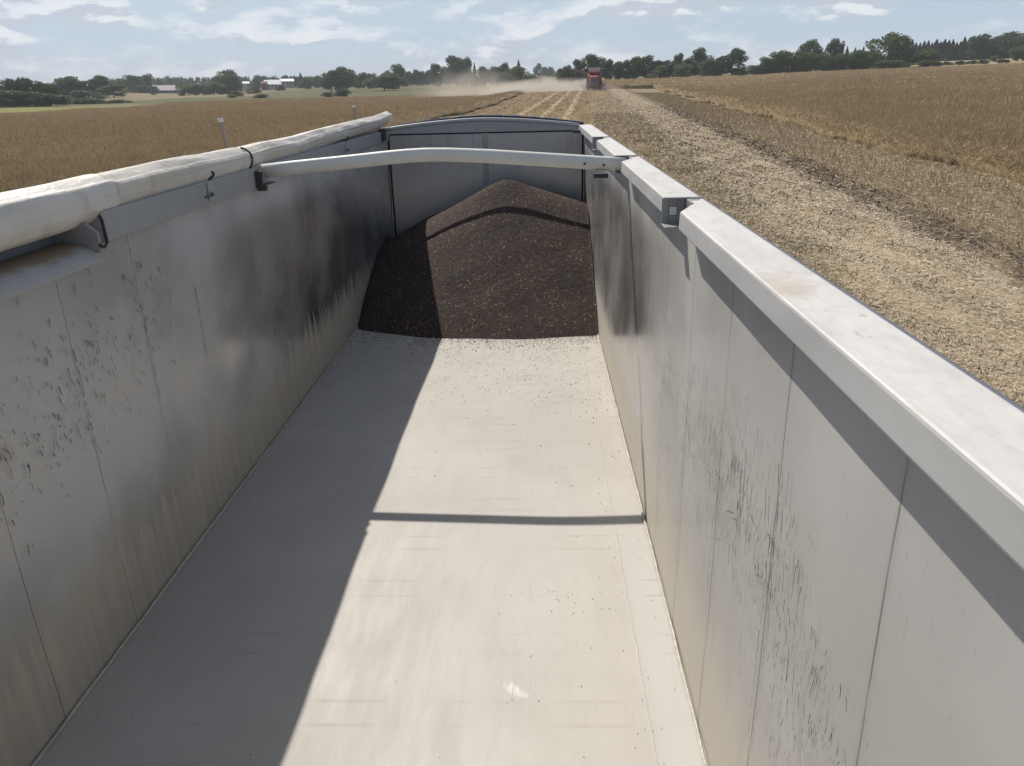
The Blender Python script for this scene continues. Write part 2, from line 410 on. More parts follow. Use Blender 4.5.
# lower skirts outside
M['scratch'] = simple('black_rubbed_scratch', (.012, .0115, .011), .9)
def scratches(side):
    rg = random.Random(40 + side); mb = MB(); x = (XL + .004) if side < 0 else (XR - .004)
    def stroke(pts, w):
        for (y0, z0), (y1, z1) in zip(pts[:-1], pts[1:]):
            dy, dz = y1 - y0, z1 - z0; L = math.hypot(dy, dz) or 1e-4; ny, nz = -dz / L * w / 2, dy / L * w / 2
            mb.add([(x, y0 - ny, Z(z0 - nz)), (x, y1 - ny * .7, Z(z1 - nz * .7)), (x, y1 + ny * .7, Z(z1 + nz * .7)), (x, y0 + ny, Z(z0 + nz))], [(0, 1, 2, 3)])
    def tick(y, z, L, w, lean=0.0, jag=.0012):
        n = max(2, int(L / .018)); pts = []
        for i in range(n + 1):
            pts.append((y + lean * L * i / n + rg.gauss(0, jag), z - L * i / n))
        i = 0
        while i < n:                                   # broken into short touches
            k = rg.randint(1, 4); stroke(pts[i:i + k + 1], w * rg.uniform(.5, 1.3)); i += k + (rg.random() < .45)
    if side < 0:
        for c in range(150):
            y = rg.uniform(2.15, 3.6); z = -.98 - .14 * (3.2 - y) + rg.gauss(0, .17)
            for k in range(rg.randint(1, 3)): tick(y + rg.gauss(0, .05), z + rg.gauss(0, .06), rg.uniform(.008, .038), rg.uniform(.002, .0045), rg.uniform(-.15, .45))
        for yk in (2.22, 2.785, 3.35, 3.915): tick(yk, rg.uniform(-1.0, -.9), rg.uniform(.3, .5), .004, 0, .002)
    else:
        for c in range(150):
            s = rg.random(); y = 1.25 + 2.5 * s ** 1.1; z = -.92 - .09 * (y - 1.2) - abs(rg.gauss(0, .17)) + (.0 if y > 1.5 else -.14)
            for k in range(rg.randint(1, 6)):
                tick(y + rg.gauss(0, .08), z + rg.gauss(0, .11), rg.choice((.012, .02, .03, .05, .09)), rg.uniform(.0008, .0034), rg.uniform(-.25, .2), .0007)
        for c in range(14):                            # cross strokes
            y = rg.uniform(1.3, 3.2); z = -1.0 - .09 * (y - 1.2) - abs(rg.gauss(0, .15)); a = rg.uniform(-.6, .3); L = rg.uniform(.02, .08)
            stroke([(y + L * i / 6, z + a * L * i / 6 + rg.gauss(0, .0012)) for i in range(7)], rg.uniform(.0015, .003))
        for y0, z0, L, ln in ((1.62, -.88, .30, .03), (1.95, -.98, .3, -.04), (2.22, -1.0, .8, 0), (1.655, -.98, .7, 0), (2.785, -1.1, .8, 0), (3.35, -1.2, .7, 0)): tick(y0, z0, L, .003, ln * .5, .0022)
        for c in range(420):                           # tiny touches all over the rubbed patch
            y = 1.1 + 2.9 * rg.random() ** 1.2; z = -.93 - .10 * (y - 1.2) - abs(rg.gauss(0, .24)) - (0 if y > 1.45 else .12)
            tick(y, z, rg.uniform(.006, .03), rg.uniform(.0008, .0028), rg.uniform(-.4, .3), .0008)
    return mb
for o in [o for o in tr.children if o.name.startswith('side_wall')]:
    sd_ = -1 if 'left' in o['label'] else 1
    tag(part('scratch_marks', scratches(sd_), M['scratch'], o), kind='stuff')
# rear doors, centre post, header
YR = Y1
part('rear_door', MB().box(XL + .006, -.655, YR, YR + .05, FLOOR - .05, Z(-.500)), M['door'])
part('rear_door', MB().box(-.585, XR - .006, YR, YR + .05, FLOOR - .05, Z(-.500)), M['door'])
part('door_post', MB().box(-.652, -.588, YR - .012, YR + .04, FLOOR - .05, Z(-.503)).box(-.632, -.608, YR - .02, YR - .013, FLOOR - .05, Z(-.503)), M['bow_grey'], bevel=.004)
part('door_seal', MB().box(XL + .002, XR - .002, YR - .004, YR + .045, Z(-.499), Z(-.484)).box(XL, XL + .022, YR - .006, YR - .001, FLOOR, Z(-.50)).box(XR - .022, XR, YR - .006, YR - .001, FLOOR, Z(-.50)), M['black_gap'])
def arch(xx, z0, z1):
    s = (xx - XL) / (XR - XL); return z0 + (z1 - z0) * (1 - abs(2 * s - 1) ** 1.6)
xs = np.linspace(XL, XR, 25)
prof = [(XR, Z(-.483)), (XL, Z(-.483))] + [(x, Z(arch(x, -.43, -.325))) for x in xs]
part('rear_header', MB().prism(prof, 'y', YR + .001, YR + .045), M['bow_grey'])
prof2 = [(x, Z(arch(x, -.432, -.327))) for x in xs[::-1]] + [(x, Z(arch(x, -.395, -.292))) for x in xs]
part('header_cap', MB().prism(prof2, 'y', YR + .046, YR + .15), M['navy'], label='navy blue cap strip along the arched rear edge')
hc = [o for o in tr.children if o.name == 'header_cap'][0]
for i in range(9):
    xa = XL + .2 + i * .22
    pts = [(xa + k * .03, YR + .10, Z(arch(xa + k * .03, -.395, -.292) + .003)) for k in range(4)]
    part('lacing', MB().tube(pts, .010, 6), M['white_cap'], hc)
BOW_Y = 9.27
pts = [(x, BOW_Y, Z(arch(x, -.415, -.322))) for x in np.linspace(XL + .07, XR - .08, 21)]
rb = part('rear_bow', MB().tube(pts, .023, 14), M['bow_grey'], smooth=True, label='arched grey tube at the rear door')
cl = MB().box(XR - .15, XR - .05, BOW_Y - .05, BOW_Y + .03, Z(-.49), Z(-.462)); part('bow_clip', cl, M['dark_steel'], rb)
part('corner_block', MB().box(XL + .001, XL + .06, BOW_Y - .06, BOW_Y + .10, Z(-.53), Z(-.40)), M['dark_steel'], bevel=.004)
# middle bow: flattened tube with plate end, bolts and clip
BY = 5.05
bx = [-1.80, -1.55, -1.2, -.95, -.82, -.70, -.55, -.3, 0, .25, .45, .56]
bz = [-.462, -.440, -.413, -.392, -.383, -.379, -.382, -.396, -.420, -.440, -.456, -.468]
mb = MB().tube([(x, BY, Z(z)) for x, z in zip(bx, bz)], .043, 16, True, (.72, 1.0))
bow = part('cross_bow', mb, M['bow'], smooth=True, label='bent off white tube spanning both walls')
for xb in (.30, .42):
    part('bolt', MB().tube([(xb, BY - .037, Z(-.452 - (xb - .3) * .08)), (xb, BY - .032, Z(-.452 - (xb - .3) * .08))], .008, 8), M['dark_steel'], bow)
part('bow_clip', MB().box(.36, .45, BY - .04, BY + .02, Z(-.540), Z(-.516)), M['dark_steel'], bow)
# right top rail: box sections, mitred at the near side of each pocket
RX0, RX1, RZ0, RZ1 = .502, .645, Z(-.485), Z(-.420)
rp = [(RX0, RZ0), (RX1, RZ0), (RX1, RZ1 + .004), (RX0 + .004, RZ1)]
pock = [3.10, 5.10, 7.10]
starts = [Y0 - .02] + [p for p in pock]
ends = [p - .33 for p in pock] + [9.62]
for i, (a, b) in enumerate(zip(starts, ends)):
    last = i == len(starts) - 1
    e = b if last else (lambda p, q, b=b: b + (p - RX0) / (RX1 - RX0) * .322)
    part('top_rail', MB().prism(rp, 'y', a, e), M['rail'], bevel=.006)
part('rail_flange', MB().box(XR + .047, RX1 - .003, Y0, Y1, Z(-.56), Z(-.487)), M['rail'], bevel=.003)
for i, p in enumerate(pock):
    mb = MB()
    x0, x1, z0, z1, yy = RX0 - .012, RX0 + .078, Z(-.518), Z(-.416), p - .003
    hx0, hx1, hz0, hz1 = x0 + .028, x0 + .060, Z(-.482), Z(-.446)      # square hole in the face plate
    for q in ((x0, hx0, z0, z1), (hx1, x1, z0, z1), (hx0, hx1, z0, hz0), (hx0, hx1, hz1, z1)):
        mb.box(q[0], q[1], yy - .008, yy, q[2], q[3])
    mb.box(x0, x1, yy - .10, yy - .0085, z0, z0 + .006)
    mb.box(x1 + .0005, x1 + .008, yy - .14, yy, z0 - .05, z1)
    mb.box(x0, RX1 - .002, yy - .03, yy - .0085, z1 + .0005, z1 + .006)
    part('rail_backing', MB().box(RX0 + .090, RX1 - .003, p - .36, p - .0005, RZ0 + .004, RZ1 - .001), M['rail'])
    bp = part('bow_pocket', mb, M['galv'], bevel=.002)
    part('lit_hole_fill', MB().box(hx0 + .002, hx1 - .002, yy - .0095, yy - .002, hz0 + .002, hz1 - .002), M['white_cap'], bp)  # added pale block, bright like the sunlit rail seen through the hole
part('edge_tube', MB().tube([(RX1 + .010, y, Z(-.433)) for y in np.linspace(Y0, 9.7, 24)], .012, 10), M['blue_edge'], smooth=True)
# left rail
part('rail_face', MB().prism([(-1.785, Z(-.555)), (-1.780, Z(-.43)), (-1.88, Z(-.42)), (-1.88, Z(-.555))], 'y', 3.13, 9.70), M['rail_shaded'], bevel=.004)
part('rail_shelf', MB().prism([(-1.752 - .158 * (1 - math.cos(k_ * math.pi / 16)), Z(-.615 + .082 * math.sin(k_ * math.pi / 16))) for k_ in range(9)] + [(-1.91, Z(-.615))], 'y', Y0, 3.02), M['shelf'], bevel=.005)
part('back_plate', MB().box(-1.955, -1.934, Y0, 3.10, Z(-.62), Z(-.40)), M['blue_plate'])
part('pocket_plate', MB().prism([(-1.93, Z(-.56)), (-1.755, Z(-.58)), (-1.755, Z(-.50)), (-1.80, Z(-.46)), (-1.93, Z(-.46))], 'y', 3.022, 3.045), M['galv'])
hk = MB().tube([(-1.772, 3.10, Z(-.445)), (-1.758, 3.085, Z(-.46)), (-1.752, 3.08, Z(-.548)), (-1.75, 3.05, Z(-.56)), (-1.75, 3.02, Z(-.548))], .007, 8)
part('tarp_hook', hk, M['dark_steel'], smooth=True)
for yy in (4.22, 7.45):
    pl_ = part('hook_plate', MB().box(-1.779, -1.773, yy - .02, yy + .05, Z(-.53), Z(-.435)), M['rail'])
    part('tarp_hook', MB().tube([(-1.775, yy + .02, Z(-.495)), (-1.74, yy - .04, Z(-.497)), (-1.735, yy - .16, Z(-.495))], .006, 8), M['dark_steel'], pl_)
part('bow_bracket', MB().box(-1.778, -1.74, BY - .10, BY - .075, Z(-.57), Z(-.45)).box(-1.778, -1.735, BY - .075, BY + .14, Z(-.545), Z(-.537)).box(-1.778, -1.735, BY - .074, BY - .02, Z(-.575), Z(-.547)), M['dark_steel'], bevel=.002)
for yy, zt in ((5.32, -.165), (9.30, -.165)):
    r_ = part('tarp_stop', MB().tube([(-2.06, yy, Z(-.75)), (-2.07, yy, Z(-.35)), (-2.085, yy - .01, Z(zt))], .014, 8).box(-2.09, -1.86, yy - .02, yy + .02, Z(-.77), Z(-.75)), M['rod'])
    part('stop_cap', MB().tube([(-2.085, yy - .01, Z(zt + .002)), (-2.086, yy - .01, Z(zt + .028))], .017, 10), M['white_cap'], r_, smooth=True)
# rolled tarpaulin along the left rail
def tarp():
    NY, NA = 300, 132; vs = []; fs = []
    rg = np.random.default_rng(5)
    ya = np.linspace(.2, 10.15, NY)
    kn = np.interp(ya, np.linspace(.2, 10.15, 26), rg.normal(0, 1, 26))
    kn2 = np.interp(ya, np.linspace(.2, 10.15, 17), rg.normal(0, 1, 17))
    for i, y in enumerate(ya):
        s = (y - .2) / 9.95
        cx = -1.868 + .012 * kn2[i] * .5
        cz = Z(-.390 + .085 * s ** 2.4 + .003 * kn[i] + .005 * math.sin(y * 1.9))
        R = .089 - .006 * s
        for seam in (3.30, 4.95):                 # a lapped joint: thicker behind it
            R += .006 / (1 + math.exp((y - seam) * 60)) - .003
        for k in range(NA):
            a = 2 * math.pi * k / NA
            ph = .42 + .16 * math.sin(y * .75 + .6) + (.22 if y < 3.30 else 0) - (.16 if y > 4.95 else 0)
            q_ = ((a - ph) % (math.pi / 3)) - math.pi / 6
            hx = math.cos(math.pi / 6) / math.cos(q_)
            r = R * (.42 + .60 * hx) * (1 + .018 * math.sin(5 * a + y * 2.1) + .02 * kn[i] * math.sin(2 * a))
            hem = .62 + .16 * math.sin(y * .8 + 1.0) + (.25 if y < 3.30 else 0) + (.12 if 3.3 <= y < 4.95 else 0)
            r += .011 * (((a - hem) % (2 * math.pi)) / (2 * math.pi) - .5)
            r += .0035 * math.sin(a * 2 + y * 9) * math.exp(-((a - .9) / .6) ** 2)
            cr2 = (a - (.15 + .12 * math.sin(y * 1.3))) / .07
            r -= .006 * math.exp(-cr2 * cr2) * (.5 + .5 * math.sin(y * 1.7 + .5))
            vs.append((cx + r * math.cos(a), y, cz + r * math.sin(a)))
    for i in range(NY - 1):
        for k in range(NA):
            fs.append((i*NA+k, i*NA+(k+1) % NA, (i+1)*NA+(k+1) % NA, (i+1)*NA+k))
    fs.append(tuple(range(NA))); fs.append(tuple((NY-1)*NA+k for k in range(NA)))
    mb = MB().add(vs, fs); return mb
tp = part('rolled_tarp', tarp(), M['tarp'], smooth=True, label='cream tarpaulin rolled up along the left wall')
for yy, a0, a1 in ((BY - .12, 1.2, -1.1), (4.30, -.05, -.55), (7.55, -.05, -.55)):
    st = MB().tube([(-1.868 + .087 * math.cos(a0 + (a1 - a0) * i / 9), yy + .03 * math.sin(i * .5), Z(-.384) + .087 * math.sin(a0 + (a1 - a0) * i / 9)) for i in range(10)], .006, 6)
    part('tie_strap', st, M['strap'], tp)
# running gear (below the body)
part('chassis_beam', MB().box(-1.10, -1.00, .6, 9.6, .95, 1.235).box(-.24, -.14, .6, 9.6, .95, 1.235).box(-1.0, -.24, 2, 2.1, 1.0, 1.2).box(-1.0, -.24, 8, 8.1, 1.0, 1.2), M['chassis'])
for ya in (5.6, 6.95, 8.3):
    gz = float(terrain(-.6, ya))
    part('axle', MB().tube([(-1.7, ya, gz + .52), (.46, ya, gz + .52)], .06, 10).box(-1.09, -1.01, ya - .1, ya + .1, gz + .55, .95).box(-.23, -.15, ya - .1, ya + .1, gz + .55, .95), M['chassis'])
    for sx in (-1, 1):
        xc = -.62 + sx * 1.0
        w = part('wheel', MB().tube([(xc - .06, ya, gz + .52), (xc + .06, ya, gz + .52)], .10, 12), M['rim'])
        pr = [(-.19, .29), (-.19, .46), (-.16, .51), (.16, .51), (.19, .46), (.19, .29)]
        vs, fs = [], []
        for k in range(28):
            a = 2 * math.pi * k / 28
            vs += [(xc + p, ya + q * math.cos(a), gz + .52 + q * math.sin(a)) for p, q in pr]
        for k in range(28):
            for j in range(6): fs.append((k*6+j, k*6+(j+1) % 6, ((k+1) % 28)*6+(j+1) % 6, ((k+1) % 28)*6+j))
        part('tyre', MB().add(vs, fs), M['tyre'], w)
        part('rim', MB().tube([(xc - .12, ya, gz + .52), (xc + .12, ya, gz + .52)], .30, 24), M['rim'], w)
part('landing_leg', MB().box(-1.15, -1.03, 1.2, 1.32, .06, 1.2).box(-1.2, -.98, 1.12, 1.4, .022, .06), M['chassis'])
part('landing_leg', MB().box(-.21, -.09, 1.2, 1.32, .06, 1.2).box(-.26, -.04, 1.12, 1.4, .022, .06), M['chassis'])

# ------------------------------------------------------------------ heap of grain
AX, AY, AZ = -.36, 9.08, -.985
def heap_z(x, y):
    dx = x - AX; k = np.where(dx > 0, .60, .86)
    r = np.sqrt((dx * k) ** 2 + (y - AY) ** 2)
    r = np.sqrt(r * r + .07 ** 2) - .07
    z = AZ - .575 * r
    return z + .004 * np.sin(x * 7 + y * 4) + .003 * np.sin(y * 11 - x * 6)
def heap_mat():
    t = new_mat('dark_rapeseed_grain'); o = t.obj(); x, y, z = t.sep(o)
    vor = t.n('TexVoronoi', {'Vector': o, 'Scale': 95.0, 'Randomness': 1.0})
    rnd = t.sep(vor.outputs['Color'])[0]
    big = t.noise(o, 2.2, 5, .6)
    c = t.mix(rnd, (.026, .021, .020), (.078, .061, .055))
    c = t.mix(t.math('MULTIPLY', t.step(big, .4, .7), .35), c, (.088, .06, .047))
    th = t.math('SUBTRACT', .990, t.math('MULTIPLY', t.step(big, .4, .7), .03))
    c = t.mix(t.math('GREATER_THAN', rnd, th), c, (.34, .24, .14))
    t.out(t.bsdf(color=c, rough=.9, spec=.12, normal=t.bump(vor.outputs['Distance'], .4, .006))); return t.m
M['grain'] = heap_mat()
nx, ny = 110, 150
gx = np.linspace(XL + .004, XR - .004, nx); gy = np.linspace(6.7, YR - .03, ny)
GX, GY = np.meshgrid(gx, gy); GZ = heap_z(GX, GY) + RNG.normal(0, .0022, GX.shape)
GZ = np.maximum(GZ, -2.2 - .012)
top = np.stack([GX, GY, GZ + CAM_Z], -1).reshape(-1, 3)
idx = np.arange(nx * ny).reshape(ny, nx)
q = np.stack([idx[:-1, :-1], idx[:-1, 1:], idx[1:, 1:], idx[1:, :-1]], -1).reshape(-1, 4)
keep = (top[q][:, :, 2].max(1) > FLOOR + .0005)
bot = top.copy(); bot[:, 2] = FLOOR - .02
sk = []
for line in (idx[:, 0], idx[-1, :], idx[:, -1]):
    for a, b in zip(line[:-1], line[1:]): sk.append((a, b, b + nx * ny, a + nx * ny))
me = mesh_np('grain_heap', np.concatenate([top, bot]), np.concatenate([q[keep], np.array(sk)]))
me.polygons.foreach_set('use_smooth', [True] * len(me.polygons))
hp = link('grain_heap', me, M['grain'])
tag(hp, 'sloping heap of dark brown rapeseed piled against the rear door inside the trailer', 'grain heap')

def scatter_quads(P, L, W, up=0.35, seed=1):
    """thin flat flakes: random yaw, small tilt"""
    n = len(P); rg = np.random.default_rng(seed)
    ya = rg.uniform(0, 2 * np.pi, n); ti = rg.normal(0, up, n)
    a = np.stack([np.cos(ya) * np.cos(ti), np.sin(ya) * np.cos(ti), np.sin(ti)], 1) * (L[:, None] / 2)
    b = np.stack([-np.sin(ya), np.cos(ya), rg.normal(0, .3, n)], 1) * (W[:, None] / 2)
    v = np.stack([P - a - b, P + a - b, P + a + b, P - a + b], 1).reshape(-1, 3)
    return v, np.arange(4 * n).reshape(n, 4)
def island_mat(name, cols, rough=.8, spec=.2, trans=0.0):
    t = new_mat(name); r = t.n('NewGeometry').outputs['Random Per Island']
    rp = t.n('ValToRGB', {0: r}); e = rp.color_ramp; e.interpolation = 'LINEAR'
    while len(e.elements) < len(cols): e.elements.new(.5)
    for i, c in enumerate(cols): e.elements[i].position = i / (len(cols) - 1); e.elements[i].color = (*c, 1)
    b = t.bsdf(color=rp.outputs[0], rough=rough, spec=spec)
    if trans:
        tl = t.n('BsdfTranslucent', {0: rp.outputs[0]}).outputs[0]
        b = t.n('MixShader', {0: trans, 1: b, 2: tl}).outputs[0]
    t.out(b); return t.m
# chaff flecks on the heap
n = 15000
px_ = RNG.uniform(XL + .03, XR - .03, n); py_ = RNG.uniform(6.95, 9.7, n)
pz_ = heap_z(px_, py_); ok = pz_ > -2.18
bot_w = RNG.random(n) < np.clip(.30 + (pz_ + 1.2) * -.30 + .5 * (pz_ < -1.95) * (np.sin(px_ * 8) > .1) + .5 * np.sin(px_ * 6 + 1) ** 4, .1, 1); ok &= bot_w
P = np.stack([px_, py_, pz_ + CAM_Z + .003], 1)[ok]
v, f = scatter_quads(P, RNG.uniform(.003, .0075, len(P)), RNG.uniform(.002, .004, len(P)), .5, 2)
tag(link('chaff_flecks', mesh_np('chaff_flecks', v, f), island_mat('chaff', [(.50, .40, .24), (.36, .25, .13), (.58, .48, .30)])),
    'tan chaff flecks scattered over the dark grain heap', 'chaff', kind='stuff')
# seeds spilled on the floor: dense by the toe, sparse elsewhere
tx = []
for i in range(3800):
    x = random.uniform(XL + .03, XR - .02); y0_ = 7.05 + (.3 if x < -1.2 else .0)
    y = y0_ - abs(random.gauss(0, 1)) * .22 - (random.random() < .25) * random.random() ** 2 * 1.6
    tx.append((x, y))
for i in range(170): tx.append((random.uniform(XL + .05, XR - .03), random.uniform(1.8, 6.8)))
for i in range(60): tx.append((.40 + random.gauss(0, .07), random.uniform(2.0, 6.0)))
for i in range(30): tx.append((random.gauss(.12, .12), random.gauss(2.95, .08)))
tx = np.array(tx); n = len(tx); tx[:, 0] = np.clip(tx[:, 0], XL + .012, XR - .012); far = tx[:, 1] > 4
r = np.where(far, RNG.uniform(.0018, .0042, n), RNG.uniform(.0013, .0028, n))
oc = np.array([(1, 0, 0), (0, 1, 0), (-1, 0, 0), (0, -1, 0), (0, 0, 1), (0, 0, -1)], float)
v = (np.concatenate([tx, np.full((n, 1), FLOOR)], 1) + np.stack([0*r, 0*r, r * .8], 1))[:, None, :] + oc[None] * r[:, None, None]
of = np.array([(0, 1, 4), (1, 2, 4), (2, 3, 4), (3, 0, 4), (1, 0, 5), (2, 1, 5), (3, 2, 5), (0, 3, 5)])
f = (of[None] + 6 * np.arange(n)[:, None, None]).reshape(-1, 3)
tag(link('spilled_seed', mesh_np('spilled_seed', v.reshape(-1, 3), f), island_mat('spilled_seed', [(.02, .016, .014), (.05, .035, .025), (.22, .15, .08)])),
    'loose dark seeds scattered over the pale trailer floor', 'seeds', kind='stuff')

# ------------------------------------------------------------------ ground
def ground_mat():
    t = new_mat('harvested_field_soil'); o = t.obj(); x, y, z = t.sep(o)
    u = t.math('SUBTRACT', t.math('MULTIPLY', x, CA), t.math('MULTIPLY', y, SA))
    v = t.math('ADD', t.math('MULTIPLY', x, SA), t.math('MULTIPLY', y, CA))
    D = t.math('SQRT', t.math('ADD', t.math('MULTIPLY', x, x), t.math('MULTIPLY', y, y)))
    uvv = t.vec(u, v, 0.0)
    big = t.noise(uvv, .12, 5, .6); mid = t.noise(t.scale(uvv, (1.6, .22, 1)), 1.0, 5, .65)
    fine = t.noise(uvv, 9, 6, .75); clod = t.noise(uvv, 2.2, 5, .7)
    wu = t.math('ADD', u, t.math('MULTIPLY', t.math('SUBTRACT', t.noise(t.vec(0.0, v, 0.0), .35, 5, .6), .5), 1.5))
    wu = t.math('ADD', wu, t.math('MULTIPLY', t.math('SUBTRACT', clod, .5), 1.0))
    stub = t.mix(t.step(mid, .35, .65), (.235, .175, .105), (.33, .26, .165))
    stub = t.mix(t.math('MULTIPLY', t.step(fine, .5, .75), .5), stub, (.17, .125, .075))
    ctr = t.math('MULTIPLY', t.step(u, 4.2, 3.0), t.step(u, .9, -.6, .45, 1.0))
    stub = t.mix(ctr, stub, t.mix(t.step(t.noise(t.scale(uvv, (1.0, .08, 1)), 1.0, 4), .35, .65), (.185, .122, .062), (.27, .19, .105)))
    # straw swath
    sw = t.math('MULTIPLY', t.step(wu, 3.9, 4.9), t.step(wu, 7.5, 6.9))
    swc = t.mix(t.step(mid, .3, .7), (.43, .335, .21), (.53, .43, .295))
    swc = t.mix(t.math('MULTIPLY', t.step(fine, .52, .72), .5), swc, (.22, .165, .10))
    c = t.mix(sw, stub, swc)
    pale = t.step(t.math('ABSOLUTE', t.math('SUBTRACT', wu, 7.1)), .35, .1)
    c = t.mix(t.math('MULTIPLY', pale, .6), c, (.46, .385, .29))
    dk = t.math('MULTIPLY', t.step(t.math('ABSOLUTE', t.math('SUBTRACT', wu, 8.0)), .85, .35), t.step(t.noise(t.scale(uvv, (1.4, .35, 1)), 1.0, 5, .7), .36, .56))
    c = t.mix(t.math('MULTIPLY', dk, .9), c, t.mix(fine, (.060, .045, .038), (.135, .10, .08)))
    dk2 = t.math('MULTIPLY', t.step(t.math('ABSOLUTE', t.math('SUBTRACT', wu, 10.2)), .9, .2), t.step(mid, .4, .6))
    c = t.mix(t.math('MULTIPLY', dk2, .35), c, (.17, .13, .085))
    # pale straw lines between the tracks behind the trailer
    for c0 in (-6.6, -4.2, -2.0):
        ln = t.math('MULTIPLY', t.step(t.math('ABSOLUTE', t.math('SUBTRACT', wu, c0)), .45, .12), t.step(t.noise(t.scale(uvv, (1, .25, 1)), 1.0, 4), .35, .5))
        c = t.mix(t.math('MULTIPLY', ln, .75), c, (.47, .38, .25))
    # green weeds beside the wheel track
    gr = t.math('MULTIPLY', t.step(t.math('ABSOLUTE', t.math('SUBTRACT', wu, 4.0)), .9, .2), t.step(t.noise(uvv, 1.1, 5, .7), .45, .62))
    c = t.mix(t.math('MULTIPLY', gr, .55), c, (.085, .095, .035))
    # farther fields
    az = t.math('ARCTAN2', x, y)
    cells = t.n('TexVoronoi', {'Vector': t.vec(t.math('MULTIPLY', az, 3.2), t.math('DIVIDE', D, 230.0), 0.0), 'Scale': 1.6})
    rnd = t.sep(cells.outputs['Color'])[1]
    fc = t.mix(t.step(rnd, .18, .22), (.115, .112, .05), (.185, .138, .075))
    fc = t.mix(t.step(rnd, .72, .76), fc, (.235, .18, .105))
    fc = t.mix(t.math('MULTIPLY', t.step(t.noise(o, .03, 4), .4, .7), .3), fc, (.07, .085, .035))
    fc = t.mix(t.step(az, .22, .34), fc, (.36, .29, .165))
    strip = t.math('MULTIPLY', t.step(az, -.12, -.30), t.step(D, 300, 270))
    fc = t.mix(strip, fc, (.20, .205, .055))
    c = t.mix(t.step(D, 222, 228), c, fc)
    t.out(t.bsdf(color=c, rough=.95, spec=.1, normal=t.bump(t.math('ADD', fine, clod), .8, .06))); return t.m
M['ground'] = ground_mat()
A_ = np.concatenate([np.linspace(-math.pi, -1.0, 30)[:-1], np.linspace(-1.0, 1.0, 220), np.linspace(1.0, math.pi, 30)[1:]])
D_ = np.concatenate([[0.3], np.geomspace(2, 60, 40), np.geomspace(63, 420, 90), np.geomspace(440, 4500, 40)])
AA, DD = np.meshgrid(A_, D_); gx, gy = np.sin(AA) * DD, np.cos(AA) * DD
gz = terrain(gx, gy)
idx = np.arange(AA.size).reshape(AA.shape)
q = np.stack([idx[:-1, :-1], idx[:-1, 1:], idx[1:, 1:], idx[1:, :-1]], -1).reshape(-1, 4)[:, ::-1]
me = mesh_np('ground', np.stack([gx, gy, gz], -1).reshape(-1, 3), q)
me.polygons.foreach_set('use_smooth', [True] * len(me.polygons))
tag(link('ground', me, M['ground']), 'harvested stubble ground with pale straw swath and distant fields', 'ground', kind='structure')

# ------------------------------------------------------------------ standing crop
UL, UR, VEND = -14.2, 12.9, 186.0
def wob(v, s): return .40 * np.sin(v * .21 + s) + .22 * np.sin(v * .57 + 2 * s)
def in_crop(x, y):
    u = x * CA - y * SA; v = x * SA + y * CA
    m = (u < UL + wob(v, 1.0)) | (u > UR + wob(v, 2.0) + np.clip((v - 30) * .012, -.2, 1.2)) | (v > VEND + wob(u, .5))
    return m & (np.hypot(x, y) < edge_dist(x, y)) & (y > 2)
def edge_taper(x, y):
    u = x * CA - y * SA; v = x * SA + y * CA
    e = np.maximum(np.where(u < 0, (UL + wob(v, 1.0)) - u, u - (UR + wob(v, 2.0) + np.clip((v - 30) * .012, -.2, 1.2))), v - (VEND + wob(u, .5)))
    k = np.clip(e / 1.8, 0, 1); return .14 + .86 * k * (2 - k)
def canopy_h(x, y):
    return canopy0(x, y) * edge_taper(x, y)
def canopy0(x, y):
    return .88 + .07 * np.sin(x * .9 + 1.3 * np.sin(y * .35)) * np.sin(y * .7) + .06 * np.sin(x * .23 + y * .17) + .05 * np.sin(x * 2.7) * np.sin(y * 2.3)
def crop_mat():
    t = new_mat('ripe_rapeseed_crop'); o = t.obj(); x, y, z = t.sep(o)
    r = t.n('NewGeometry').outputs['Random Per Island']
    big = t.noise(o, .045, 5, .6); mid = t.noise(o, .5, 5, .65)
    c = t.mix(r, (.335, .25, .148), (.465, .365, .23))
    c = t.mix(t.math('MULTIPLY', t.step(big, .38, .66), .45), c, (.31, .235, .14))
    c = t.mix(t.math('MULTIPLY', t.step(mid, .5, .72), .4), c, (.18, .14, .08))
    c = t.mix(t.math('GREATER_THAN', r, .95), c, (.46, .37, .24))
    b = t.bsdf(color=c, rough=.85, spec=.15); tl = t.n('BsdfTranslucent', {0: c}).outputs[0]
    t.out(t.n('MixShader', {0: .25, 1: b, 2: tl}).outputs[0]); return t.m
M['crop'] = crop_mat()
def crop_floor_mat():
    t = new_mat('crop_lower_canopy'); o = t.obj()
    n1 = t.noise(o, 3.5, 6, .75); n2 = t.noise(o, .4, 5, .6)
    c = t.mix(t.step(n1, .35, .7), (.22, .16, .088), (.38, .285, .165)); c = t.mix(t.math('MULTIPLY', t.step(n2, .4, .7), .4), c, (.22, .165, .095))
    t.out(t.bsdf(color=c, rough=.95, spec=.1, normal=t.bump(n1, 1.0, .15))); return t.m
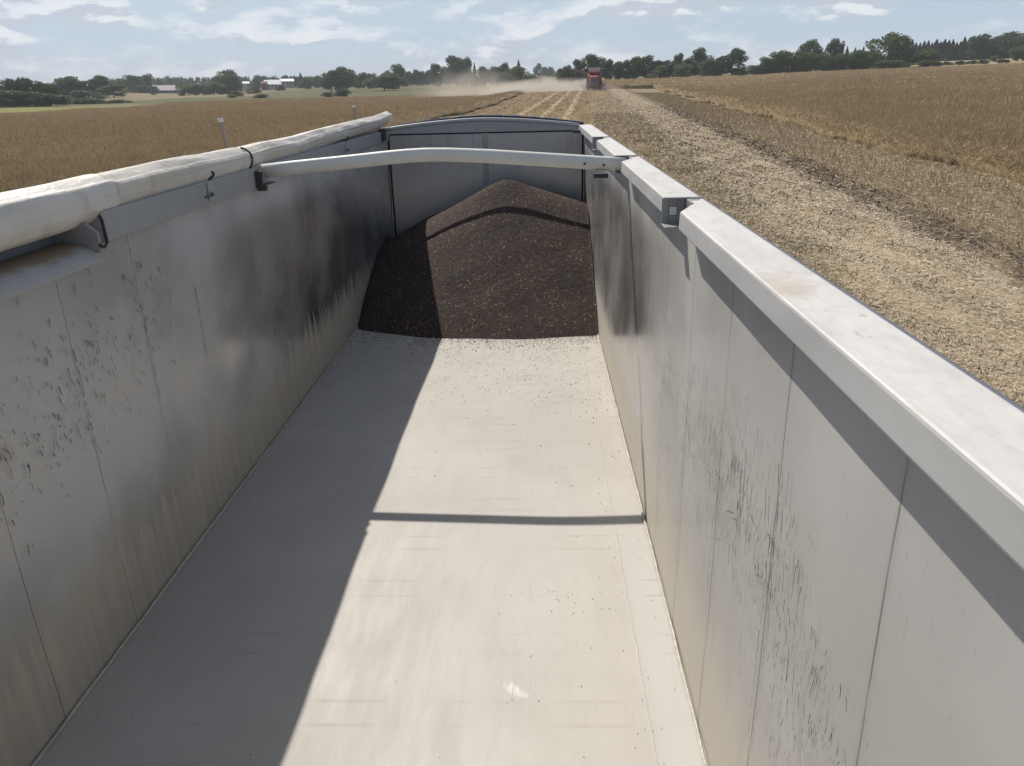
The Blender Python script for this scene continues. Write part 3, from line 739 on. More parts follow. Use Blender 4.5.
def crop_patch(name, label, us, vs_, n_bl, pick, seed):
    UU, VV = np.meshgrid(us, vs_); x, y = uv_xy(UU, VV); ins = in_crop(x, y) & pick(x, y)
    zt = terrain(x, y) + canopy_h(x, y) * .86
    idx = np.arange(UU.size).reshape(UU.shape)
    q = np.stack([idx[:-1, :-1], idx[:-1, 1:], idx[1:, 1:], idx[1:, :-1]], -1).reshape(-1, 4)
    fl_ = ins.ravel()[q].all(1); q = q[fl_]
    topv = np.stack([x, y, zt], -1).reshape(-1, 3)
    botv = topv.copy(); botv[:, 2] = terrain(x, y).ravel() + .004
    cnt = {}
    for a, b, c, d in q:
        for e in ((a, b), (b, c), (c, d), (d, a)):
            k = (min(e), max(e)); cnt[k] = None if k in cnt else e
    N = UU.size
    sk = np.array([(e[1], e[0], e[0] + N, e[1] + N) for e in cnt.values() if e is not None])
    me1 = mesh_np(name, np.concatenate([topv, botv]), np.concatenate([q, sk]))
    # stalk tips: thin pointed blades leaning at random, density falling with distance
    rg = np.random.default_rng(seed)
    az = rg.uniform(-.80, .80, n_bl * 3); D = np.exp(rg.uniform(math.log(13), math.log(300), n_bl * 3))
    bx_, by_ = np.sin(az) * D, np.cos(az) * D
    k = in_crop(bx_, by_) & pick(bx_, by_); bx_, by_, D = bx_[k][:n_bl], by_[k][:n_bl], D[k][:n_bl]; n = len(bx_)
    uu = bx_ * CA - by_ * SA; vv = bx_ * SA + by_ * CA
    near_edge = np.minimum(np.abs(uu - UL), np.abs(uu - UR)) < 1.0 + .8 * rg.random(n)
    g = terrain(bx_, by_); h = canopy_h(bx_, by_)
    z0 = g + np.where(near_edge, rg.uniform(.02, .7, n), h * .6); z1 = g + h * 1.0 + rg.normal(.05, .065, n)
    z1 = np.maximum(z1, z0 + .15)
    w = np.clip(D * .00042, .005, .06) * rg.uniform(.5, 1.5, n); ya = rg.uniform(0, 2*np.pi, n)
    lean = rg.normal(0, .16, (n, 2))
    wx, wy = np.cos(ya) * w, np.sin(ya) * w
    A = np.stack([bx_ - wx, by_ - wy, z0], 1); B = np.stack([bx_ + wx, by_ + wy, z0], 1)
    C = np.stack([bx_ + lean[:, 0] + wx * .5, by_ + lean[:, 1] + wy * .5, z1], 1)
    E_ = np.stack([bx_ + lean[:, 0] - wx * .3, by_ + lean[:, 1] - wy * .3, z1 - .02], 1)
    v = np.stack([A, B, C, E_], 1).reshape(-1, 3)
    nv = len(topv) * 2
    me = mesh_np(name, np.concatenate([np.concatenate([topv, botv]), v]), np.concatenate([q, sk, np.arange(4 * n).reshape(n, 4) + nv]))
    mi = np.zeros(len(me.polygons), np.int32); mi[:len(q) + len(sk)] = 1
    me.materials.append(M['crop']); me.materials.append(M['crop_floor']); me.polygons.foreach_set('material_index', mi)
    tag(link(name, me), label, 'crop', kind='stuff')
M['crop_floor'] = crop_floor_mat()
us = np.concatenate([UL + np.arange(.9, .1, -.15), UL - np.concatenate([np.arange(0, 4, .15), np.arange(4, 12, .45), np.geomspace(12, 330, 60)])])[::-1]
vs_ = np.concatenate([np.arange(3, 70, .45), np.geomspace(70.5, 310, 140)])
crop_patch('rapeseed_crop', 'ripe brown rapeseed standing left of the trailer as far as the green strip', us, vs_, 380000, lambda x, y: (x * CA - y * SA < 0), 21)
us = np.concatenate([UR - np.arange(.9, .1, -.15), UR + np.concatenate([np.arange(0, 4, .15), np.arange(4, 12, .45), np.geomspace(12, 330, 60)])])
us = np.concatenate([np.arange(.2, UR - 1, 2.0), us])
crop_patch('rapeseed_crop', 'ripe brown rapeseed standing on the right beyond the dark soil strip and stubble', us, vs_, 380000, lambda x, y: (x * CA - y * SA >= 0), 22)

# ------------------------------------------------------------------ straw, stubble and weeds beside the trailer
def field_pts(n, u0, u1, d0, d1, seed, bias=1.0):
    rg = np.random.default_rng(seed)
    v = np.exp(rg.uniform(math.log(d0), math.log(d1), n)); u = rg.uniform(u0, u1, n)
    x, y = uv_xy(u, v); return x, y, u, v, rg
xa, ya_, u, v, rg = field_pts(190000, 3.3, 7.6, 4.5, 185, 31)
xa3, ya3, u3, v3, _ = field_pts(40000, .3, 3.6, 5, 120, 37); xa = np.concatenate([xa, xa3]); ya_ = np.concatenate([ya_, ya3]); v = np.concatenate([v, v3])
xa2, ya2, u2, v2, _ = field_pts(70000, 7.6, 13.2, 9, 185, 32); xa = np.concatenate([xa, xa2]); ya_ = np.concatenate([ya_, ya2]); vv = np.concatenate([v, v2])
ua_ = xa * CA - ya_ * SA + .35 * np.sin(vv * .55) + .25 * np.sin(vv * 1.37 + 2)
pr_ = np.where(np.abs(ua_ - 8.05) < .62, .38, np.where(np.abs(ua_ - 10.3) < .7, .5, 1.0)) * np.clip(.72 + .4 * np.sin(ua_ * 2.9 + np.sin(vv * .8)) * np.sin(vv * .9 + ua_), .2, 1)
kk = np.random.default_rng(77).random(len(xa)) < pr_; xa, ya_, vv = xa[kk], ya_[kk], vv[kk]
P = np.stack([xa, ya_, terrain(xa, ya_) + np.random.default_rng(78).uniform(.005, .04, len(xa))], 1)
sz = np.clip(vv * .0007, .0045, .03)
Q, f = scatter_quads(P, np.random.default_rng(79).uniform(.03, .13, len(xa)) * np.clip(vv / 14, 1, 1.8), sz * np.random.default_rng(80).uniform(.6, 1.3, len(xa)), .16, 5)
tag(link('straw_litter', mesh_np('straw_litter', Q, f), island_mat('straw', [(.25, .195, .125), (.45, .365, .25), (.60, .51, .375), (.51, .425, .30), (.66, .575, .44)])),
    'chopped pale straw lying in a swath right of the trailer', 'straw', kind='stuff')
xd, yd, ud, vd, rgd = field_pts(26000, 3.4, 9.0, 4.5, 90, 41)
kd = (np.sin(ud * 3.1 + np.sin(vd * .7)) * np.sin(vd * 1.3 + ud) + rgd.normal(0, .5, len(ud)) + 1.1 * (np.abs(ud - 8.1) < .7)) > .25
xd, yd, vd = xd[kd], yd[kd], vd[kd]
Pd = np.stack([xd, yd, terrain(xd, yd) + rgd.uniform(.01, .05, len(xd))], 1)
Qd, fd = scatter_quads(Pd, rgd.uniform(.03, .10, len(xd)) * np.clip(vd / 14, 1, 2), np.clip(vd * .0011, .008, .05) * rgd.uniform(.6, 1.4, len(xd)), .5, 8)
tag(link('crop_residue', mesh_np('crop_residue', Qd, fd), island_mat('dark_residue', [(.085, .065, .048), (.15, .115, .08), (.20, .155, .105)])),
    'dark bits of pods and stems strewn over the pale straw', 'crop residue', kind='stuff')
# stubble stalks in rows
def blades(P, H, W, lean, seed):
    n = len(P); rg = np.random.default_rng(seed); ya = rg.uniform(0, 2*np.pi, n)
    wx, wy = np.cos(ya) * W, np.sin(ya) * W; L = rg.normal(0, lean, (n, 2))
    A = P - np.stack([wx, wy, 0*wx], 1); B = P + np.stack([wx, wy, 0*wx], 1)
    C = P + np.stack([L[:, 0] + wx*.7, L[:, 1] + wy*.7, H], 1); E2 = P + np.stack([L[:, 0] - wx*.7, L[:, 1] - wy*.7, H], 1)
    return np.stack([A, B, C, E2], 1).reshape(-1, 3), np.arange(4*n).reshape(n, 4)
xa, ya_, u, v, rg = field_pts(42000, 8.4, 13.4, 9, 150, 33)
u = np.round(u / .27) * .27 + rg.normal(0, .03, len(u)); xa, ya_ = uv_xy(u, v)
xb, yb, ub, vb, _ = field_pts(9000, -14.0, 3.6, 40, 180, 34) 
xc, yc, uc, vc, _ = field_pts(15000, .3, 4.3, 5, 75, 35)
X, Y_ = np.concatenate([xa, xb, xc]), np.concatenate([ya_, yb, yc]); V_ = np.concatenate([v, vb, vc])
P = np.stack([X, Y_, terrain(X, Y_)], 1)
Q, f = blades(P, rg.uniform(.05, .20, len(X)), np.clip(V_ * .00022, .003, .02), .04, 6)
tag(link('stubble', mesh_np('stubble', Q, f), island_mat('stubble_stalk', [(.28, .215, .125), (.42, .335, .21), (.54, .44, .29), (.36, .285, .17)])),
    'short cut stalks of stubble in rows', 'stubble', kind='stuff')
xa, ya_, u, v, rg = field_pts(14000, 2.4, 4.9, 5, 60, 36)
k = (np.sin(v * .9) + np.sin(v * 2.3 + 1) + rg.normal(0, .9, len(v))) > .6; xa, ya_, v = xa[k], ya_[k], v[k]
P = np.stack([xa, ya_, terrain(xa, ya_)], 1)
Q, f = blades(P, rg.uniform(.03, .11, len(xa)), np.clip(v * .0004, .004, .02), .05, 7)
tag(link('green_weeds', mesh_np('green_weeds', Q, f), island_mat('weed_leaf', [(.13, .13, .05), (.20, .19, .08), (.16, .16, .06)], trans=.2)),
    'patchy green weeds along the edge of the straw swath', 'weeds', kind='stuff')

# ------------------------------------------------------------------ trees
def leaf_mat(name, a, b, tr_=.25):
    t = new_mat(name); r = t.n('NewGeometry').outputs['Random Per Island']; o = t.obj()
    c = t.mix(r, a, b); c = t.mix(t.math('MULTIPLY', t.step(t.noise(o, 5, 3), .4, .7), .5), c, tuple(x * 1.5 for x in b))
    bb = t.bsdf(color=c, rough=.7, spec=.25); tl = t.n('BsdfTranslucent', {0: c}).outputs[0]
    t.out(t.n('MixShader', {0: tr_, 1: bb, 2: tl}).outputs[0]); return t.m
LM = {'dark': leaf_mat('leaf_dark', (.036, .062, .022), (.078, .118, .040), .25), 'mid': leaf_mat('leaf_mid', (.055, .095, .028), (.11, .155, .048), .3),
      'light': leaf_mat('leaf_light', (.09, .125, .048), (.155, .19, .078), .4), 'conifer': leaf_mat('needle_dark', (.020, .034, .021), (.040, .058, .034), .1)}
M['bark'] = simple('bark', (.11, .085, .06), .9, 0, .3, 6)
def crown_mesh(kind, seed):
    rg = np.random.default_rng(seed); pts = []; nrm = []
    if kind in ('broad', 'tall', 'bush'):
        nb = {'broad': 22, 'tall': 22, 'bush': 18}[kind]
        lo = {'broad': .03, 'tall': .02, 'bush': .0}[kind]
        for b in range(nb):
            t_ = (b + rg.uniform(0, 1)) / nb
            zc = lo + (1 - lo) * (.10 + .80 * t_)
            wmax = {'broad': (.55 + .45 * math.sin(math.pi * min(1, .10 + .55 * t_))) * (1 - t_ ** 4 * .6), 'tall': 1 - .55 * t_ ** 3, 'bush': math.cos(t_ * 1.25) ** .7}[kind]
            a = rg.uniform(0, 2*np.pi); rr = .36 * wmax * math.sqrt(rg.uniform(.03, 1))
            R = rg.uniform(.12, .21) * (1.1 if kind == 'bush' else 1)
            c = np.array([rr * math.cos(a), rr * math.sin(a), zc])
            m = int(190 * (R / .15) ** 2)
            d = rg.normal(0, 1, (m, 3)); d /= np.linalg.norm(d, axis=1)[:, None]
            rad = R * rg.uniform(.30, 1.18, m) ** .6
            p = c + d * rad[:, None] * np.array([1, 1, .8]); pts.append(p)
        p = np.concatenate(pts); p = p[p[:, 2] > .01]
        p[:, 2] *= 1 / p[:, 2].max(); p[:, :2] *= .5 / np.quantile(np.abs(p[:, :2]), .985)
        n = len(p); s = rg.uniform(.018, .036, n)
    else:
        nl = 15; ps = []
        for L in range(nl):
            z = .08 + .9 * L / (nl - 1); R = .5 * (1 - z) ** .85 + .015
            m = int(60 + 330 * R)
            a = rg.uniform(0, 2*np.pi, m); q = np.sqrt(rg.uniform(.05, 1, m)); lob = .75 + .25 * np.sin(a * 5 + L * 2.1)
            ps.append(np.stack([np.cos(a) * R * q * lob, np.sin(a) * R * q * lob, z - .07 * q + rg.normal(0, .014, m)], 1))
        p = np.concatenate(ps); n = len(p); s = rg.uniform(.018, .036, n)
    a = rg.normal(0, 1, (n, 3)); a /= np.linalg.norm(a, axis=1)[:, None]
    b = np.cross(a, rg.normal(0, 1, (n, 3))); b /= np.linalg.norm(b, axis=1)[:, None]
    a *= s[:, None]; b *= s[:, None] * .8
    v = np.stack([p - a, p - b, p + a, p + b], 1).reshape(-1, 3)
    return mesh_np(kind + '_crown', v, np.arange(4*n).reshape(n, 4))
def trunk_mesh(kind, seed):
    rg = random.Random(seed); mb = MB()
    if kind == 'conifer': mb.tube([(0, 0, -.03), (0, 0, .5), (0, 0, .98)], [.018, .011, .003], 6)
    elif kind == 'bush':
        for k in range(5):
            a = k * 1.3; mb.tube([(0, 0, -.05), (.08*math.cos(a), .08*math.sin(a), .3), (.2*math.cos(a), .2*math.sin(a), .7)], [.022, .015, .005], 5)
    else:
        mb.tube([(0, 0, -.03), (.01, 0, .25), (0, .01, .8)], [.028, .02, .006], 6)
        for k in range(6):
            a = k * 1.1 + rg.random(); z = .22 + .09 * k
            mb.tube([(0, 0, z), (.13*math.cos(a), .13*math.sin(a), z + .12), (.26*math.cos(a), .26*math.sin(a), z + .2)], [.013, .008, .003], 5)
    return mb.mesh(kind + '_trunk')
LIB = {}
def tree_mesh(kind, tone, var):
    key = (kind, tone, var)
    if key not in LIB:
        c = crown_mesh(kind, 100 + var * 7 + len(kind)); c.materials.append(LM[tone])
        tm = trunk_mesh(kind, var); tm.materials.append(M['bark']); LIB[key] = (c, tm)
    return LIB[key]
KN = {'broad': 'broadleaf_tree', 'tall': 'tall_tree', 'conifer': 'conifer_tree', 'bush': 'bush'}
def tree(px, top, wpx, D, kind, tone, label, group=None, base=None):
    c, tm = tree_mesh(kind, tone, random.randrange(3))
    p = at_range(px, 85, D); g = float(terrain(p[0], p[1]))
    if base is not None: g = min(g, at_range(px, base, D)[2]) if False else g
    ztop = at_range(px, top, D)[2]; h = max(ztop - g, 1.2)
    w = max(wpx * D / F, .8) * 1.22
    e = empty(KN[kind], (p[0], p[1], g)); e.scale = (w, w, h); e.rotation_euler = (0, 0, random.uniform(0, 6.28))
    tag(e, label, 'bush' if kind == 'bush' else 'tree', group)
    link('crown', c, None, e); link('trunk', tm, None, e)
    return e
B, T_, C_, S_ = 'broad', 'tall', 'conifer', 'bush'
G1 = ('dark rounded tree in the left clump behind the yellow green strip', 'trees of the clump at the far left')
for px, tp_, w in ((-14, 80, 22), (8, 78, 14), (15, 80, 11), (44, 83, 14), (53, 85, 12)): tree(px, tp_, w, 330, B, 'dark', *G1)
tree(27, 77, 18, 330, B, 'dark', 'tallest dark tree of the left clump, with a pointed uneven crown')
G2 = ('wide dark green bush at the near edge of the far left clump', 'wide bushes at the far left')
for px, tp_, w in ((-12, 90, 26), (8, 90, 26), (24, 91, 22), (44, 93, 24), (34, 97, 22)): tree(px, tp_, w, 300, S_, 'dark', *G2)
G3 = ('low green hedge bush on the meadow below the white roof at the left', 'low hedge bushes on the left meadow')
for px, tp_, w in ((64, 98, 13), (74, 99, 13), (84, 98.5, 13), (93, 99, 11), (99, 101.5, 12), (109, 102, 12), (119, 102, 12), (60, 101, 14), (84, 102, 14)): tree(px, tp_, w, 320, S_, 'mid', *G3)
tree(66, 76, 22, 420, B, 'dark', 'large round dark tree left of the long white roof')
tree(77, 78, 18, 425, B, 'dark', 'broad dark tree touching the left end of the long white roof')
tree(96, 75, 19, 440, B, 'dark', 'tall round dark tree right of the long white roof')
tree(84, 90, 22, 400, S_, 'dark', 'dark bush in front of the long white roof')
tree(112, 82, 17, 430, B, 'mid', 'medium green tree between the tall round tree and the dark block')
tree(134, 74.5, 17, 600, B, 'dark', 'big dark tree at the left end of the block beside the pink roofed barn')
tree(147, 73.5, 11, 610, T_, 'dark', 'upright dark tree just left above the pink roofed barn')
for px, tp_, w in ((141, 85, 14), (150, 86, 12)): tree(px, tp_, w, 590, S_, 'dark', 'very dark bush under the trees left of the pink roofed barn', 'dark bushes left of the barn')
tree(152.5, 91.5, 3.5, 520, T_, 'dark', 'small slender dark tree alone on the meadow before the barn')
tree(179, 83, 9, 600, B, 'dark', 'dark tree at the right end wall of the pink roofed barn')
tree(180, 93, 6, 480, S_, 'dark', 'small black looking bush on the meadow right of the barn')
G4 = ('light green rounded bush in the row right of the pink roofed barn', 'light green bushes right of the barn')
for px, tp_, w in ((187, 84, 13), (196, 83.5, 13), (205, 83, 13), (213, 82, 14), (221, 84, 12)): tree(px, tp_, w, 500, B, 'light', *G4)
tree(229, 69, 17, 510, T_, 'mid', 'tall tree rising above the light green bushes left of the small white shed')
tree(222, 76, 14, 560, B, 'dark', 'dark tree just left of the tall tree above the light bushes')
tree(236, 91, 10, 380, S_, 'mid', 'bush at the foot of the tall tree near the crop edge')
tree(231, 95, 9, 340, S_, 'light', 'small pale bush at the crop edge left of the white roofed house')
G5 = ('dark tree in the far row behind the white roofed house', 'trees behind the white roofed house')
for px, tp_, w, k in ((278, 77, 9, C_), (258, 75, 8, B), (265, 76, 8, B), (288, 75, 9, B), (296, 76, 8, B)): tree(px, tp_, w, 720, k, 'dark', *G5)
tree(253, 86, 11, 480, S_, 'mid', 'bush in the meadow left below the white roofed house')
tree(259, 94, 12, 330, S_, 'mid', 'flat bush at the crop edge below the white roofed house')
tree(280, 85, 7, 560, S_, 'dark', 'small dark bush at the right corner of the white roofed house')
tree(301.5, 72, 10, 640, C_, 'dark', 'pointed dark tree right of the second house')
tree(306, 77, 9, 560, B, 'mid', 'tree with bare stem right of the two houses')
tree(316, 76, 12, 640, B, 'dark', 'dark tree between the houses and the pair of large grey green trees')
tree(326, 92, 9, 330, S_, 'mid', 'low bush at the crop edge below the grey green trees, lower of two')
tree(341, 88.5, 12, 330, S_, 'mid', 'taller bush at the crop edge beneath the grey green trees, beside the low one')
tree(331, 70, 17, 450, B, 'mid', 'smaller of two large grey green trees above the crop edge bushes')
tree(346, 66, 19, 450, B, 'mid', 'right and higher one of two large grey green trees above the crop edge bushes')
G6 = ('small tree in the row between the grey green pair and the dusty bush', 'small trees left of the dusty bush')
for px, tp_, w in ((358, 74, 10), (364, 72, 10), (371, 73, 9)): tree(px, tp_, w, 520, B, 'mid', *G6)
tree(384, 72.5, 25, 420, B, 'mid', 'wide low bushy tree veiled by dust left of the slim pale tree')
tree(399, 63.5, 12, 480, T_, 'mid', 'slim pale tree standing above its neighbours near the dust')
tree(388, 70, 9, 520, B, 'mid', 'small tree just left of the slim pale tree')
G7 = ('distant tree in the low row left of the big dark tree in the dust', 'low row of distant trees by the dust')
for px, tp_, w in ((410, 71, 9), (417, 69, 8), (424, 71, 9), (430, 70, 8), (446, 74, 9)): tree(px, tp_, w, 600, B, 'dark', *G7)
tree(438, 63, 15, 480, B, 'dark', 'round dark tree just left of the big dark tree')
tree(457, 55, 22, 460, B, 'dark', 'big dark double crowned tree rising out of the dust')
tree(467, 57, 11, 465, T_, 'dark', 'upright dark tree against the right side of the big dark tree')
tree(475, 62, 9, 480, C_, 'dark', 'pointed dark conifer right of the big dark tree')
G8 = ('round dark tree in the dust between the conifer and the slim conifer', 'trees in the dust left of the slim conifer')
for px, tp_, w in ((485, 66, 13), (496, 66, 13), (505, 62, 10)): tree(px, tp_, w, 420, B, 'dark', *G8)
tree(513, 66, 22, 380, B, 'mid', 'wide green bushy tree left of the slim conifer, dust at its foot')
tree(519, 59, 11, 430, C_, 'dark', 'slim pointed conifer left of the gap before the harvester')
tree(531, 75, 18, 340, S_, 'mid', 'low green bush right of the slim conifer at the field gap')
tree(538, 63, 6, 800, B, 'dark', 'distant upright tree on the far hill in the gap')
for px in (545, 551): tree(px, 66.5, 6, 820, B, 'dark', 'small distant tree beside the upright one on the far hill', 'small trees on the far hill')
G9 = ('small dark tree left of the red harvester', 'small trees left of the harvester')
for px, tp_, w in ((562, 68, 10), (568, 65, 10)): tree(px, tp_, w, 320, B, 'mid', *G9)
tree(579, 59, 13, 320, B, 'dark', 'dark tree above the unloading pipe of the red harvester')
tree(594, 53.5, 20, 320, B, 'dark', 'large dark tree directly behind the red harvester')
G10 = ('dark tree in the dense row right of the red harvester', 'dense dark row right of the harvester')
for px, tp_, w in ((606, 59, 12), (616, 61, 13), (625, 61, 12), (633, 56, 15), (645, 55, 16), (656, 60, 13), (665, 60, 13), (672, 61, 12)): tree(px, tp_, w, 310, B, 'dark', *G10)
tree(659, 65, 14, 297, S_, 'light', 'pale green bush in front of the dark row, left of two')
tree(683, 63.5, 15, 297, S_, 'light', 'pale green bush in front of the dark row, right of two')
tree(678, 53, 11, 315, B, 'dark', 'dark upright tree rising behind the right pale bush')
tree(690, 58, 12, 315, B, 'dark', 'dark tree between the upright tree and the light feathery tree')
tree(700, 47.5, 16, 320, B, 'mid', 'light feathery tall tree in the row left of the single dark round tree')
tree(708, 59, 18, 300, B, 'mid', 'round green bushy tree before the light feathery tall tree')
tree(731, 48, 19, 300, B, 'dark', 'single dark round tree left of the gap in the right hand row')
tree(720, 56, 12, 312, B, 'dark', 'dark tree tucked against the left side of the single dark round tree')
tree(741, 69, 8, 296, S_, 'light', 'small pale shrub right of the single dark round tree')
G11 = ('rounded green bush of the long hedge right of the gap', 'bushes of the long hedge right of the gap')
for px, tp_, w in ((753, 65, 13), (763, 57, 15), (774, 52, 17), (785, 50, 17), (797, 51, 17), (809, 52, 16), (821, 54, 16)): tree(px, tp_, w, 305, S_, 'mid', *G11)
tree(807, 39, 17, 330, B, 'mid', 'tall pale tree standing over the long hedge, left of two')
tree(829, 38, 10, 330, T_, 'dark', 'narrow upright tree standing over the long hedge, right of two')
tree(837, 41, 6, 335, T_, 'dark', 'very thin tree beside the narrow upright tree over the hedge')
G12 = ('rounded green bush of the hedge just left of the giant tree', 'bushes left of the giant tree')
for px, tp_, w in ((832, 58, 14), (842, 53, 17), (854, 50, 18), (866, 51, 16)): tree(px, tp_, w, 305, S_, 'mid', *G12)
G13 = ('dark conifer top showing behind the hedge left of the giant tree', 'conifers behind the hedge')
for px, tp_ in ((843, 46), (851, 47), (859, 46), (867, 47)): tree(px, tp_, 9, 420, C_, 'conifer', *G13)
tree(884, 32, 27, 320, T_, 'mid', 'giant dense tree, the tallest of the right hand side')
tree(897, 35, 17, 325, T_, 'mid', 'tall tree grown together with the right side of the giant tree')
for px in (880, 892): tree(px, 60, 15, 300, S_, 'mid', 'low bush at the foot of the giant tree', 'low bushes under the giant tree')
G14 = ('dark conifer in the wood right of the giant tree', 'conifers of the wood at the right')
for i, px in enumerate(np.arange(902, 1046, 4.0)):
    tree(float(px), random.uniform(37, 43.5), random.uniform(12, 16), random.uniform(425, 475), C_, 'conifer', *G14)
tree(957, 36.5, 13, 425, C_, 'conifer', 'highest pointed conifer in the middle of the right hand wood')
tree(974, 34.5, 20, 420, B, 'dark', 'large dark broadleaf tree right of the highest conifer')
tree(987, 36, 18, 425, B, 'dark', 'broadleaf tree between the two largest at the right hand wood')
tree(1006, 32, 25, 420, B, 'dark', 'largest dark broadleaf tree near the right end of the wood')
tree(1026, 36, 18, 425, B, 'dark', 'dark broadleaf tree at the right end of the wood')
tree(918, 49.5, 10, 325, B, 'light', 'left half of the pale round pair of trees before the conifers')
tree(927, 48.5, 11, 325, B, 'light', 'right half of the pale round pair of trees before the conifers')
tree(925, 60, 15, 312, S_, 'mid', 'low bush at the foot of the pale round pair of trees')
G15 = ('small dark bush on the pale slope below the conifers', 'small bushes on the pale slope')
for px, tp_, w in ((934, 62, 6), (944, 61.5, 7), (956, 61, 8), (968, 60.5, 6), (978, 60, 8), (998, 59.5, 8)): tree(px, tp_, w, 322, S_, 'dark', *G15)
tree(989, 55.5, 6, 335, B, 'light', 'small round pale tree on the slope left of the bigger pale tree')
tree(1013, 45.5, 11, 335, B, 'light', 'pale round tree on the slope near the right edge of the picture')
tree(1022, 51, 9, 335, B, 'light', 'pale bush like tree at the right edge of the picture')
# far-off wood closing the left horizon: one mass
def far_wood():
    rg = np.random.default_rng(9); V = []; Fc = []; o = 0
    cb = [crown_mesh(k, 300 + i) for i, k in enumerate(('broad', 'conifer', 'tall'))]
    arr = []
    for c in cb:
        a = np.zeros(len(c.vertices) * 3, np.float32); c.vertices.foreach_get('co', a); a = a.reshape(-1, 4, 3)
        sel = rg.permutation(len(a))[:500]; arr.append(a[sel] + (a[sel] - a[sel].mean(1, keepdims=True)) * .6)
    for px in np.concatenate([np.arange(-60, 470, 3.2), np.arange(-60, 470, 4.4), np.arange(470, 760, 7.0)]):
        a = arr[rg.integers(0, 3)]; px = px + rg.normal(0, 1.5); D = rg.uniform(740, 900)
        p = at_range(px, 85, D); g = float(terrain(p[0], p[1]))
        t0 = np.interp(px, [-60, 0, 60, 130, 200, 260, 330, 420, 470, 560, 760], [93, 87, 83, 78.5, 76.5, 76.5, 75.5, 73, 73, 74, 67]) + rg.normal(0, 1.1)
        h = max(3.0, at_range(px, t0, D)[2] - g); w = rg.uniform(6, 10)
        th = rg.uniform(0, 6.28); R = np.array([[math.cos(th), -math.sin(th), 0], [math.sin(th), math.cos(th), 0], [0, 0, 1]])
        q = (a.reshape(-1, 3) @ R.T) * np.array([w, w, h]) + np.array([p[0], p[1], g])
        V.append(q)
    V = np.concatenate(V); return mesh_np('far_wood', V, np.arange(len(V)).reshape(-1, 4))
tag(link('far_wood', far_wood(), LM['dark']), 'long distant dark wood closing the horizon behind the fields', 'wood', kind='stuff')

# ------------------------------------------------------------------ farm buildings
M['roof_pink'] = simple('faded_pink_roof', (.42, .33, .36), .7, 0, .12, 1.5)
M['roof_white'] = simple('white_sheet_roof', (.75, .75, .76), .5, 0, .06, 1.5)
M['plaster'] = simple('pale_plaster', (.45, .42, .42), .8, 0, .1, 2)
M['plaster2'] = simple('grey_plaster', (.33, .31, .31), .8, 0, .1, 2)
M['barn_wall'] = simple('dark_barn_boards', (.20, .15, .19), .8, 0, .2, 2)
M['red_wall'] = simple('red_brown_boards', (.16, .06, .05), .8, 0, .2, 2)
M['pane'] = simple('window_glass', (.04, .045, .05), .15)
def house(name, label, cat, px, D, L, Wd, hw, hr, wall_m, roof_m, nwin=3, base=None):
    p = at_range(px, 85, D); g = float(terrain(p[0], p[1]))
    if base is not None: g = at_range(px, base, D)[2]
    e = empty(name, (p[0], p[1], g)); e.rotation_euler = (0, 0, -math.atan2(p[0], p[1]) + .12); tag(e, label, cat)
    prof = [(-Wd/2, -2.0), (Wd/2, -2.0), (Wd/2, hw), (0, hw + hr), (-Wd/2, hw)]
    link('wall', MB().prism([(a, b) for a, b in prof], 'x', -L/2, L/2).mesh('wall'), wall_m, e)
    ov = .5; sl = hr / (Wd / 2)
    rp_ = [(-Wd/2 - ov, hw - ov*sl + .02), (0, hw + hr + .02), (Wd/2 + ov, hw - ov*sl + .02), (Wd/2 + ov, hw - ov*sl + .25), (0, hw + hr + .27), (-Wd/2 - ov, hw - ov*sl + .25)]
    link('roof', MB().prism(rp_, 'x', -L/2 - ov, L/2 + ov).mesh('roof'), roof_m, e)
    d = MB().box(L*.12, L*.12 + 1.4, -Wd/2 - .06, -Wd/2 - .003, 0, min(2.2, hw - .2)); link('door', d.mesh('door'), M['barn_wall'], e)
    for k in range(nwin):
        xk = -L/2 + L * (k + .6) / (nwin + .6)
        if abs(xk - L*.12 - .7) < 1.6: continue
        link('window', MB().box(xk - .5, xk + .5, -Wd/2 - .05, -Wd/2 - .003, min(.9, hw*.35), min(2.1, hw - .3)).mesh('window'), M['pane'], e)
    return e
house('barn', 'long barn with a faded pink roof and dark wall among the left trees', 'barn', 166, 600, 16, 10, 2.6, 3.0, M['barn_wall'], M['roof_pink'], 4, 94.5)
house('house', 'house with a bright white roof in the left distance, larger of two', 'house', 272.5, 620, 10.5, 9, 2.6, 2.8, M['plaster'], M['roof_white'], 3, 88.2)
house('house', 'grey house with a low white roof, right of the bright roofed one', 'house', 287.5, 660, 9, 8, 2.6, 1.6, M['plaster2'], M['roof_white'], 3, 85)
house('shed', 'small white roofed shed left of the bright roofed house', 'shed', 246, 640, 4, 4, 2.0, 1.0, M['plaster'], M['roof_white'], 0, 86.3)
house('shed', 'red brown shed against the left end of the bright roofed house', 'shed', 264, 615, 4, 5, 3.0, 1.2, M['red_wall'], M['red_wall'], 0, 88)
house('farm_building', 'long low building with a white roof between the dark trees at the far left', 'building', 88, 470, 6, 6, 2.4, 1.0, M['plaster2'], M['roof_white'], 2, 92)

